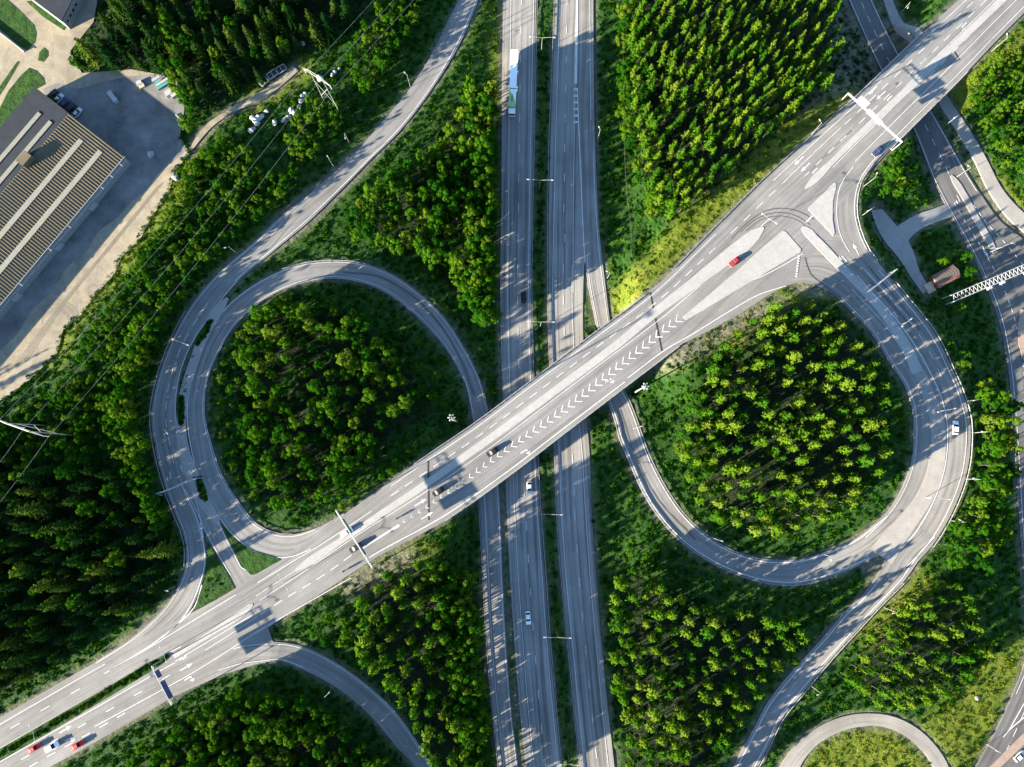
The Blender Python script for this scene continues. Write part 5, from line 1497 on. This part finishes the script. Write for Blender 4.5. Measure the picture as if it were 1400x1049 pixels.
PROTO = {}
def make_protos(kind, fn, seeds, leaf, bark):
    lst = []
    for s in seeds:
        (cv, cf), (tv, tf) = fn(s)
        crown = mesh_data('crown', cv, cf, [leaf]); trunk = mesh_data('trunk', tv, tf, [bark])
        nt_ = len(tv)
        both = mesh_data(kind + '_whole', list(tv) + list(map(tuple, cv)), [tuple(f) for f in tf] + [tuple(np.array(f) + nt_) for f in cf], [bark, leaf], [0] * len(tf) + [1] * len(cf))
        lst.append((crown, trunk, both))
    PROTO[kind] = lst
make_protos('pine_tree', pine, (1, 2, 3, 4, 5, 6, 7, 8), M['pine'], M['bark'])
make_protos('spruce_tree', spruce, (11, 12, 13, 14), M['spruce'], M['bark_grey'])
make_protos('broadleaf_tree', broad, (21, 22, 23, 24, 25, 26, 27), M['broad'], M['bark_grey'])

# stands: species, photo outline of the crowns, spacing (m), height range, label, group
STANDS = [
 ('pine_tree', [(862,-60),(1150,-60),(1146,30),(1152,70),(1135,108),(1098,135),(1062,170),(1020,208),(975,243),(935,285),(915,290),(898,268),(882,205),(868,150),(866,60)], 3.3, (11, 15.5), 'slim pine in the dense plantation above the overpass', 'pines of the plantation above the overpass'),
 ('pine_tree', [(1085,402),(1140,425),(1185,470),(1212,525),(1222,590),(1205,650),(1170,690),(1130,718),(1080,732),(1035,735),(985,715),(950,672),(930,610),(940,545),(975,490),(1030,440)], 4.2, (9.5, 16.5), 'slim pine in the plantation inside the wide curved ramp', 'pines inside the wide curved ramp'),
 ('pine_tree', [(500,800),(545,778),(600,770),(628,800),(632,860),(638,950),(652,1049),(665,1120),(610,1120),(585,1040),(560,980),(530,940),(492,905),(480,860)], 4.1, (12, 17), 'pine in the wood between exit ramp and narrow slip lane', 'pines beside the narrow slip lane'),
 ('pine_tree', [(838,800),(870,770),(905,800),(960,830),(1015,835),(1090,850),(1105,868),(1070,905),(1035,955),(1005,1000),(985,1049),(960,1120),(870,1120),(856,1000),(840,900)], 3.8, (8, 15), 'pine in the wood between motorway and lower ramp', 'pines between motorway and lower ramp'),
 ('pine_tree', [(1195,862),(1250,815),(1300,790),(1340,830),(1358,880),(1350,915),(1310,950),(1250,975),(1195,965),(1160,945),(1185,900)], 3.6, (7, 13.5), 'pine in the wood beside the yellow meadow', 'pines by the yellow meadow'),
 ('spruce_tree', [(92,70),(130,30),(140,-60),(480,-80),(470,20),(430,45),(385,80),(335,105),(285,130),(262,165),(252,130),(240,98),(190,88),(130,95),(95,100)], 4.6, (8, 15.5), 'spruce in the wood above the shaded yard', 'spruces above the yard'),
 ('spruce_tree', [(-260,600),(-60,610),(40,640),(100,640),(150,650),(185,690),(222,750),(232,795),(195,830),(140,850),(90,890),(30,930),(-40,960),(-260,1080)], 4.5, (8, 16.5), 'spruce in the dark wood outside the paired ramps', 'spruces of the dark wood'),
 ('broadleaf_tree', [(345,430),(400,400),(450,404),(490,430),(520,470),(550,500),(572,540),(540,560),(510,600),(480,650),(440,690),(380,698),(345,660),(330,600),(345,540),(325,480)], 4.5, (7, 14.5), 'round-crowned tree in the wood inside the leafy loop', 'trees inside the leafy loop'),
 ('broadleaf_tree', [(642,115),(668,130),(668,200),(670,300),(662,390),(640,420),(610,372),(565,325),(520,340),(472,310),(485,275),(530,245),(580,205),(622,170)], 4.3, (9, 16), 'leafy tree in the wood between long ramp and motorway', 'trees between long ramp and motorway'),
 ('broadleaf_tree', [(478,60),(510,15),(550,-40),(585,-50),(568,15),(555,50),(530,92),(500,118),(470,100)], 3.6, (6, 9), 'low leafy tree in the clump along the long ramp', 'trees along the long ramp'),
 ('broadleaf_tree', [(420,130),(462,142),(470,165),(430,205),(405,222),(390,185),(400,150)], 3.4, (5, 8), 'low leafy tree beside the pylon and white rocks', 'trees by the pylon'),
 ('broadleaf_tree', [(262,215),(300,185),(330,200),(360,235),(400,225),(402,258),(350,300),(312,328),(285,352),(255,395),(222,432),(212,480),(182,525),(188,570),(160,610),(110,632),(50,630),(-30,640),(-60,610),(60,540),(95,500),(125,440),(160,402),(190,352),(225,295)], 3.15, (4, 8), 'bushy tree in the green belt under the power lines', 'trees under the power lines'),
 ('broadleaf_tree', [(245,100),(262,60),(232,30),(215,10),(205,40),(222,90),(240,130),(258,190),(268,160)], 3.6, (8, 12), 'bright leafy tree at the corner of the shaded yard', 'bright trees at the yard corner'),
 ('broadleaf_tree', [(90,75),(105,100),(160,112),(200,108),(225,100),(180,92),(130,92)], 3.2, (6, 9), 'bushy tree fringing the sandy lane', 'trees fringing the sandy lane'),
 ('broadleaf_tree', [(150,1120),(185,1030),(240,1000),(300,955),(355,945),(420,965),(475,1000),(520,1049),(560,1120)], 3.8, (7, 13), 'leafy tree in the wood inside the exit ramp', 'trees inside the exit ramp'),
 ('broadleaf_tree', [(848,-60),(880,-60),(884,80),(885,160),(898,240),(915,285),(890,290),(872,240),(855,170),(850,60)], 3.5, (7, 10.5), 'bright leafy tree fringing the pine plantation by the wire fence', 'trees along the wire fence'),
 ('broadleaf_tree', [(1345,510),(1375,525),(1392,560),(1390,640),(1382,720),(1350,785),(1310,790),(1290,772),(1325,710),(1345,640),(1350,570)], 4.6, (9, 13), 'yellowish tree in the strip between wide ramp and side road', 'trees between wide ramp and side road'),
 ('broadleaf_tree', [(1310,125),(1345,95),(1400,62),(1460,40),(1470,300),(1405,262),(1370,215),(1330,180)], 4.0, (6, 9.5), 'yellow-green tree beyond the cycle path', 'trees beyond the cycle path'),
 ('broadleaf_tree', [(596,775),(640,790),(648,900),(662,1000),(676,1120),(640,1120),(628,980),(612,860)], 2.8, (13, 15.5), 'shaded tree at the dark edge beside the narrow slip lane', 'trees in the shade by the slip lane'),
 ('broadleaf_tree', [(640,110),(672,120),(676,300),(672,430),(650,440),(640,330),(648,200)], 2.8, (12.5, 15), 'shaded tree in the dark strip left of the motorway', 'trees in the dark strip by the motorway'),
 ('broadleaf_tree', [(-60,640),(60,640),(140,650),(180,720),(150,800),(60,850),(-60,880)], 8.5, (7, 13), 'pale green leafy tree standing among the dark spruces', 'leafy trees among the dark spruces'),
 ('broadleaf_tree', [(215,20),(300,0),(420,0),(380,70),(300,110),(260,140),(235,90)], 7.5, (8, 13), 'leafy tree standing among the spruces above the yard', 'leafy trees among the upper spruces'),
 ('broadleaf_tree', [(838,800),(870,775),(900,800),(910,900),(960,950),(1000,900),(1010,1000),(960,1100),(870,1100),(845,950)], 9.0, (8, 12.5), 'rounded leafy tree among the pines below the narrow loop', 'leafy trees among the lower pines'),
 ('broadleaf_tree', [(1100,410),(1180,470),(1210,580),(1180,660),(1080,720),(980,690),(940,600),(1000,480)], 13.0, (8, 12), 'rounded leafy tree standing among the ramp plantation pines', 'leafy trees among the ramp pines'),
 ('broadleaf_tree', [(178,540),(205,490),(222,440),(200,425),(168,480),(152,560),(165,640),(200,705),(222,738),(200,640)], 3.2, (9.5, 13), 'tall leafy tree in the dark strip beside the paired ramps', 'trees beside the paired ramps'),
 ('broadleaf_tree', [(298,510),(322,460),(365,415),(395,400),(350,440),(332,500),(330,590),(348,680),(330,665),(302,610)], 3.4, (2.5, 5), 'low bushy tree on the outer rim of the leafy loop wood', 'low trees round the leafy loop wood'),
 ('broadleaf_tree', [(440,692),(500,645),(560,602),(585,610),(520,672),(450,712),(395,715)], 3.2, (2.2, 4.5), 'low bushy tree on the bank between leafy loop wood and overpass', 'low trees on the overpass bank'),
 ('broadleaf_tree', [(575,430),(600,470),(620,540),(600,560),(560,520)], 6.0, (3, 6), 'low tree in the shaded hollow inside the leafy loop', 'low trees in the shaded hollow'),
 ('broadleaf_tree', [(418,850),(450,832),(475,850),(478,880),(440,885)], 4.2, (6, 9), 'broad bright tree beside the exit ramp and overpass', 'trees at the exit ramp gore'),
 ('broadleaf_tree', [(930,545),(960,530),(985,560),(975,640),(950,660),(930,610)], 4.0, (6.5, 9), 'yellow-green leafy tree at the edge of the ramp plantation', 'leafy trees at the plantation edge'),
 ('broadleaf_tree', [(1200,215),(1240,205),(1262,235),(1250,262),(1212,262)], 4.0, (5, 8), 'small leafy tree in the dark hollow beside the curved slip lane', 'trees beside the curved slip lane'),
]
SINGLES = [(560,541,9,'lone bright green tree in the shaded part of the leafy loop'),(591,540,7,'lone small tree near the tall mast in the leafy loop'),(1292,357,5,'small yellow tree beside the hut roof'),(1325,350,7,'bright tree between hut and side road, upper one'),(1330,372,7,'bright tree between hut and side road, lower one'),
    (1315,420,6.5,'bright tree just below the lattice gantry'),(1322,485,6,'small bright tree outside the wide ramp by the side road'),(1300,470,5,'low tree at the rim of the wide ramp'),(985,708,8,'lone tree at the lower tip of the ramp plantation'),(885,765,5,'lone small tree below the narrow pine loop, left'),(862,758,5,'lone small tree beside the motorway below the bridge'),
    (1172,662,9,'lone tree at the lawn edge inside the wide ramp'),(607,745,7,'lone young tree beneath the bridge approach'),(585,790,7,'lone young tree above the slip-lane wood'),(1088,905,7,'yellow tree close to the lower ramp'),(1265,945,6,'yellow-green tree above the gravel loop'),(905,275,7,'round tree at the lower corner of the pine plantation'),(935,230,8,'bright tree at the lower rim of the pine plantation'),(1225,232,8,'bright round tree in the hollow beside the slip lane'),(1250,250,7,'second bright round tree in the hollow'),
    (1055,452,9,'tall yellow pine-like tree at the top rim of the ramp plantation'),(72,136,3,'low shrub in the small garden by the warehouse'),(1320,500,6,'small tree beside the wide ramp in the shade')]
NEAR = {0: [(868,100,'near the wire fence'),(1000,20,'near the frame top'),(1135,70,'near the side road'),(1040,185,'near the overpass'),(935,270,'at its lower tip'),(985,125,'in its middle')],
 1: [(1100,430,'near the turning area'),(1200,520,'facing the double ramp'),(1190,660,'near the lit lawn'),(1040,725,'near the narrow loop'),(945,600,'facing the motorway'),(1070,570,'in its middle')],
 2: [(520,810,'near the overpass'),(620,800,'near the bridge'),(560,940,'near the exit ramp'),(640,980,'at the frame bottom')],
 3: [(850,800,'nearest the motorway'),(1080,860,'near the ramp bend'),(900,1040,'at the frame bottom'),(930,850,'in its upper middle'),(1000,960,'by the ramp')],
 4: [(1200,880,'near the ramp'),(1330,850,'near the side road'),(1200,960,'near the gravel loop'),(1310,930,'near the meadow')],
 5: [(110,80,'near the sandy lane'),(230,100,'near the panel stack'),(330,100,'near the trailers'),(200,0,'near the corner building'),(430,10,'near the power lines'),(300,30,'in its middle')],
 6: [(30,650,'below the pylon'),(180,690,'near the ramp gantry'),(220,790,'near the merging ramp'),(40,920,'near the overpass'),(90,780,'in its middle')],
 7: [(400,410,'near the loop top'),(540,520,'facing the motorway'),(340,560,'near the paired ramps'),(430,680,'near the overpass'),(430,540,'in its middle')],
 8: [(650,130,'near its narrow top'),(490,300,'facing the long ramp'),(650,400,'at its lower tip'),(620,260,'near the motorway')],
 11: [(290,210,'near the dirt track'),(380,240,'near the long ramp'),(200,340,'near the yard'),(110,480,'at the yard end'),(180,560,'near the paired ramps'),(20,620,'around the pylon')],
 14: [(200,1030,'near the blue gantry'),(350,950,'near the ramp fork'),(480,1010,'near the exit ramp')],
 16: [(1370,540,'at the upper end'),(1385,650,'in the middle'),(1320,780,'at the lower end')], 17: [(1330,140,'near the overpass'),(1390,80,'at the upper end'),(1395,230,'at the lower end')]}
tan_el = math.tan(SUN_EL); sh = np.array((math.cos(math.radians(29)), math.sin(math.radians(29))))
TREES = []
for si, (kind, poly, sp, (h0, h1), lab, grp) in enumerate(STANDS):
    poly = np.array(poly, float)
    x0, y0 = poly.min(0); x1, y1 = poly.max(0)
    area = (x1 - x0) * (y1 - y0) / 16.4
    tries = int(area / (sp * sp) * 14)
    c = np.stack([rng.uniform(x0, x1, tries), rng.uniform(y0, y1, tries)], -1)
    c = c[in_poly(c[:, 0], c[:, 1], [tuple(p) for p in poly])]
    kept = np.zeros((0, 2))
    hs = rng.uniform(h0, h1, len(c))
    ref = {'pine_tree': 0.8, 'spruce_tree': 0.75, 'broadleaf_tree': 0.7}[kind]
    for (px, py), h in zip(c, hs):
        g = 3.5
        q = P(px, py, g + h * ref); g = float(Tz(*q)); q = P(px, py, g + h * ref)
        if len(kept) and np.min(((kept - q) ** 2).sum(1)) < (sp * rng.uniform(0.82, 1.15)) ** 2: continue
        if Rdist(*q) < 2.6 or float(dist_poly(np.array([q[0]]), np.array([q[1]]), yard_w)[0]) < 0.8: continue
        kept = np.vstack([kept, q])
        ph = min(NEAR[si], key=lambda t_: (t_[0] - px) ** 2 + (t_[1] - py) ** 2)[2] if si in NEAR else ''
        sz = '' if any(w_ in lab.split() for w_ in ('low', 'tall', 'small', 'broad')) else ('tall ' if h > h0 + 0.68 * (h1 - h0) else 'short ' if h < h0 + 0.3 * (h1 - h0) else '')
        TREES.append([kind, q[0], q[1], float(Tz(*q)), h, (sz + lab + ' ' + ph).strip(), grp, si])
for x, y, h, lab in SINGLES:
    q = P(x, y, 3.5 + h * 0.7); g = float(Tz(*q)); q = P(x, y, g + h * 0.7)
    TREES.append(['broadleaf_tree', q[0], q[1], float(Tz(*q)), h, lab, None, -1])

REFH = {'pine_tree': 13.0, 'spruce_tree': 15.0, 'broadleaf_tree': 11.0}
XY = np.array([(t[1], t[2]) for t in TREES]); ZB = np.array([t[3] for t in TREES]); HH = np.array([t[4] for t in TREES])
def visible(i):
    px, py = px_of(TREES[i][1], TREES[i][2], ZB[i] + HH[i] * 0.8)
    return -10 < px < 1410 and -10 < py < 1059
score = np.zeros(len(TREES))
for i in range(len(TREES)):
    d = XY[i] - XY
    along = d @ sh; lat = np.abs(d[:, 0] * sh[1] - d[:, 1] * sh[0])
    m_ = (along > 1.0) & (along < 60) & (lat < 1.3)
    block = np.max(ZB[m_] + HH[m_] - along[m_] * tan_el) if m_.any() else -5
    lit = np.clip((ZB[i] + HH[i] - block) / HH[i], 0.05, 1)
    score[i] = lit * HH[i] / REFH[TREES[i][0]] * (1.0 if visible(i) else 0.0) + (9 if TREES[i][7] == -1 else 0)
own = set()
for kind in PROTO:
    ids = [i for i in range(len(TREES)) if TREES[i][0] == kind and score[i] > 0]
    ids.sort(key=lambda i: -score[i])
    own |= set(ids[:300])
rest = {k: [] for k in PROTO}
for i, (kind, x, y, z, h, lab, grp, si) in enumerate(TREES):
    v = int(rng.integers(len(PROTO[kind]))); s = h / REFH[kind]; rz = rng.uniform(0, 6.28); wx = s ** 0.7 * rng.uniform(0.75, 1.3)
    if si == 0: wx *= 0.8
    if kind == 'broadleaf_tree': wx = s ** 0.6 * rng.uniform(0.8, 1.4)
    if i in own:
        root = empty(kind, (x, y, z), rz); root.scale = (wx, wx, s)
        tag(root, lab, 'tree', grp)
        obj_me('trunk', PROTO[kind][v][1], root); obj_me('crown', PROTO[kind][v][0], root)
    else:
        rest[kind].append((x, y, z, v, rz, wx, s))

def gn_scatter(name, rows, metas, label, cat):
    """rows: x, y, z, proto index, rotation, xy scale, z scale -> one object that instances the meshes on its points."""
    coll = bpy.data.collections.new(name + '_sources')
    for i, me in enumerate(metas):
        coll.objects.link(bpy.data.objects.new('%s_source_%02d' % (name, i), me))
    A = np.array(rows)
    me = bpy.data.meshes.new(name)
    me.from_pydata([tuple(p) for p in A[:, :3]], [], [])
    for nm, arr in (('pick', A[:, 3]),):
        at = me.attributes.new(nm, 'INT', 'POINT'); at.data.foreach_set('value', arr.astype(np.int32))
    at = me.attributes.new('turn', 'FLOAT_VECTOR', 'POINT'); at.data.foreach_set('vector', np.stack([A[:, 4] * 0, A[:, 4] * 0, A[:, 4]], -1).astype(np.float32).ravel())
    at = me.attributes.new('size', 'FLOAT_VECTOR', 'POINT'); at.data.foreach_set('vector', np.stack([A[:, 5], A[:, 5], A[:, 6]], -1).astype(np.float32).ravel())
    o = obj_me(name, me)
    ng = bpy.data.node_groups.new(name, 'GeometryNodeTree')
    ng.interface.new_socket('Geometry', in_out='INPUT', socket_type='NodeSocketGeometry'); ng.interface.new_socket('Geometry', in_out='OUTPUT', socket_type='NodeSocketGeometry')
    gi = ng.nodes.new('NodeGroupInput'); go = ng.nodes.new('NodeGroupOutput')
    ci = ng.nodes.new('GeometryNodeCollectionInfo'); ci.inputs['Collection'].default_value = coll; ci.inputs['Separate Children'].default_value = True; ci.inputs['Reset Children'].default_value = True
    ip = ng.nodes.new('GeometryNodeInstanceOnPoints'); ip.inputs['Pick Instance'].default_value = True
    def named(nm, tp):
        n = ng.nodes.new('GeometryNodeInputNamedAttribute'); n.data_type = tp; n.inputs[0].default_value = nm; return n.outputs[0]
    ng.links.new(gi.outputs[0], ip.inputs['Points']); ng.links.new(ci.outputs[0], ip.inputs['Instance'])
    ng.links.new(named('pick', 'INT'), ip.inputs['Instance Index'])
    e2r = ng.nodes.new('FunctionNodeEulerToRotation'); ng.links.new(named('turn', 'FLOAT_VECTOR'), e2r.inputs[0]); ng.links.new(e2r.outputs[0], ip.inputs['Rotation'])
    ng.links.new(named('size', 'FLOAT_VECTOR'), ip.inputs['Scale'])
    ng.links.new(ip.outputs[0], go.inputs[0])
    md = o.modifiers.new('scatter', 'NODES'); md.node_group = ng
    return tag(o, label, cat, kind='stuff')
for kind, nm, lab in (('pine_tree', 'pine_forest', 'mass of further pines filling the plantations'), ('spruce_tree', 'spruce_forest', 'mass of further spruces filling the dark woods'), ('broadleaf_tree', 'broadleaf_forest', 'mass of further leafy trees filling the woods')):
    if rest[kind]: gn_scatter(nm, rest[kind], [p[2] for p in PROTO[kind]], lab, 'forest')
print('TREES', {k: sum(1 for t in TREES if t[0] == k) for k in PROTO}, 'own', len(own))

# ------------------------------------------------------------------ undergrowth and grass
def clump(seed, n, rad, hgt, size, leaf):
    r = np.random.default_rng(seed)
    a = r.uniform(0, 6.28, n); q = np.sqrt(r.random(n)) * rad
    p = np.stack([np.cos(a) * q, np.sin(a) * q, hgt * r.random(n) * (1 - 0.5 * (q / rad) ** 2)], -1)
    nn = np.stack([np.cos(a) * 0.9, np.sin(a) * 0.9, np.full(n, 0.4)], -1) + r.normal(0, 0.4, (n, 3))
    V, F = leaf_cloud(p, nn, size * r.uniform(0.7, 1.4, n), r, 1.4)
    return mesh_data('clump', V, F, [leaf])
grass_m = [clump(31, 16, 0.85, 0.5, 0.26, M['tuft']), clump(32, 14, 0.7, 0.4, 0.28, M['tuft']), clump(33, 18, 0.9, 0.6, 0.25, M['tuft'])]
dry_m = [clump(41, 12, 0.8, 0.35, 0.2, M['tuft_dry']), clump(42, 14, 0.7, 0.4, 0.2, M['tuft_dry'])]
bush_m = [clump(51, 60, 1.1, 1.7, 0.26, M['bush']), clump(52, 70, 1.3, 2.2, 0.27, M['bush']), clump(53, 50, 1.0, 1.3, 0.25, M['bush'])]
NG = 74000
gxp = rng.uniform(-215, 215, NG); gyp = rng.uniform(-118, 190, NG)
PAVED = [PP(JE, 7.0), PP(JW, 7.0)]
ok = (Rdist(gxp, gyp) > 1.0 + 1.5 * rng.random(NG)) & (dist_poly(gxp, gyp, yard_w) > 0.5)
for pv in PAVED: ok &= dist_poly(gxp, gyp, pv) > 0.6
gxp, gyp = gxp[ok], gyp[ok]
wd_ = np.full(len(gxp), 1e9)
for poly in WOODS: wd_ = np.minimum(wd_, dist_poly(gxp, gyp, PP(poly, 4)))
ok = (wd_ > rng.uniform(-7, 1, len(gxp))) | (rng.random(len(gxp)) < 0.25)
gxp, gyp = gxp[ok], gyp[ok]
ey = resample(PP(YARD[2:16], 4.0), 0.5); ey = ey + rng.normal(0, 0.55, ey.shape)
gxp = np.concatenate([gxp, ey[:, 0]]); gyp = np.concatenate([gyp, ey[:, 1]])
dd = np.full(len(gxp), 1e9)
for poly in DRY: dd = np.minimum(dd, dist_poly(gxp, gyp, PP(poly, 4)))
gz = Tz(gxp, gyp) - 0.05
isdry = dd < rng.uniform(-3, 5, len(gxp))
rows_g, rows_d = [], []
for x, y, z, dq in zip(gxp, gyp, gz, isdry):
    s = rng.uniform(0.6, 1.15)
    (rows_d if dq else rows_g).append((x, y, z, int(rng.integers(len(dry_m) if dq else len(grass_m))), rng.uniform(0, 6.28), s, s * rng.uniform(0.6, 1.1)))
gn_scatter('meadow_grass', rows_g, grass_m, 'rough green grass covering the banks and verges', 'grass')
gn_scatter('dry_grass', rows_d, dry_m, 'dry yellowish grass on the sunny banks and meadow', 'grass')
NB = 5200
bx = rng.uniform(-215, 215, NB); by = rng.uniform(-118, 190, NB)
near = np.zeros(NB)
ok = (Rdist(bx, by) > 5.0 + 5 * rng.random(NB)) & (dist_poly(bx, by, yard_w) > 1.0)
for pv in PAVED: ok &= dist_poly(bx, by, pv) > 1.5
noise_v = np.sin(bx * 0.11 + 2 * np.sin(by * 0.07)) * np.sin(by * 0.13 + 1.5 * np.sin(bx * 0.05))
ok &= noise_v > -0.1
LAWNS = [[(1150,758),(1185,738),(1230,690),(1248,640),(1250,600),(1215,640),(1170,700),(1120,735),(1090,760)], [(1270,1000),(1340,930),(1400,880),(1400,920),(1350,1020),(1300,1049)], [(1100,1049),(1130,1005),(1180,996),(1230,1005),(1270,1049)], [(735,-50),(760,-50),(752,300),(755,560),(770,800),(795,1060),(768,1060),(745,790),(728,500),(727,300)], [(684,-50),(690,-50),(690,560),(684,560)]]
for poly in LAWNS: ok &= dist_poly(bx, by, PP(poly, 2)) > 0.5
wd_ = np.full(NB, 1e9)
for poly in WOODS: wd_ = np.minimum(wd_, dist_poly(bx, by, PP(poly, 4)))
ok &= wd_ > rng.uniform(-25, 2, NB)
rows = [(x, y, float(Tz(x, y)) - 0.1, int(rng.integers(3)), rng.uniform(0, 6.28), rng.uniform(0.6, 1.3), rng.uniform(0.5, 1.2)) for x, y in zip(bx[ok], by[ok])]
gn_scatter('undergrowth', rows, bush_m, 'leafy undergrowth on the banks and woodland floors', 'undergrowth')
# planting in the oval beds and small hedges
pl = []
for pts, w in (([(288,439),(270,471)], 1.0), ([(248,542),(247,579)], 1.0), ([(271,654),(282,683)], 1.0), ([(0,1032),(100,974),(226,899)], 1.0)):
    L_ = resample(PP(pts, 6.3 if len(pts) == 2 else 7), 0.9)
    for q in L_:
        for k in range(2):
            p = q + rng.normal(0, 0.45, 2)
            z = (7.0 if len(pts) == 3 else float(Tz(*p))) + 0.2
            pl.append((p[0], p[1], z, int(rng.integers(3)), rng.uniform(0, 6.28), 0.55, 0.28))
gn_scatter('bed_grass', pl, bush_m, 'low planting filling the oval beds and central reserve', 'planting')
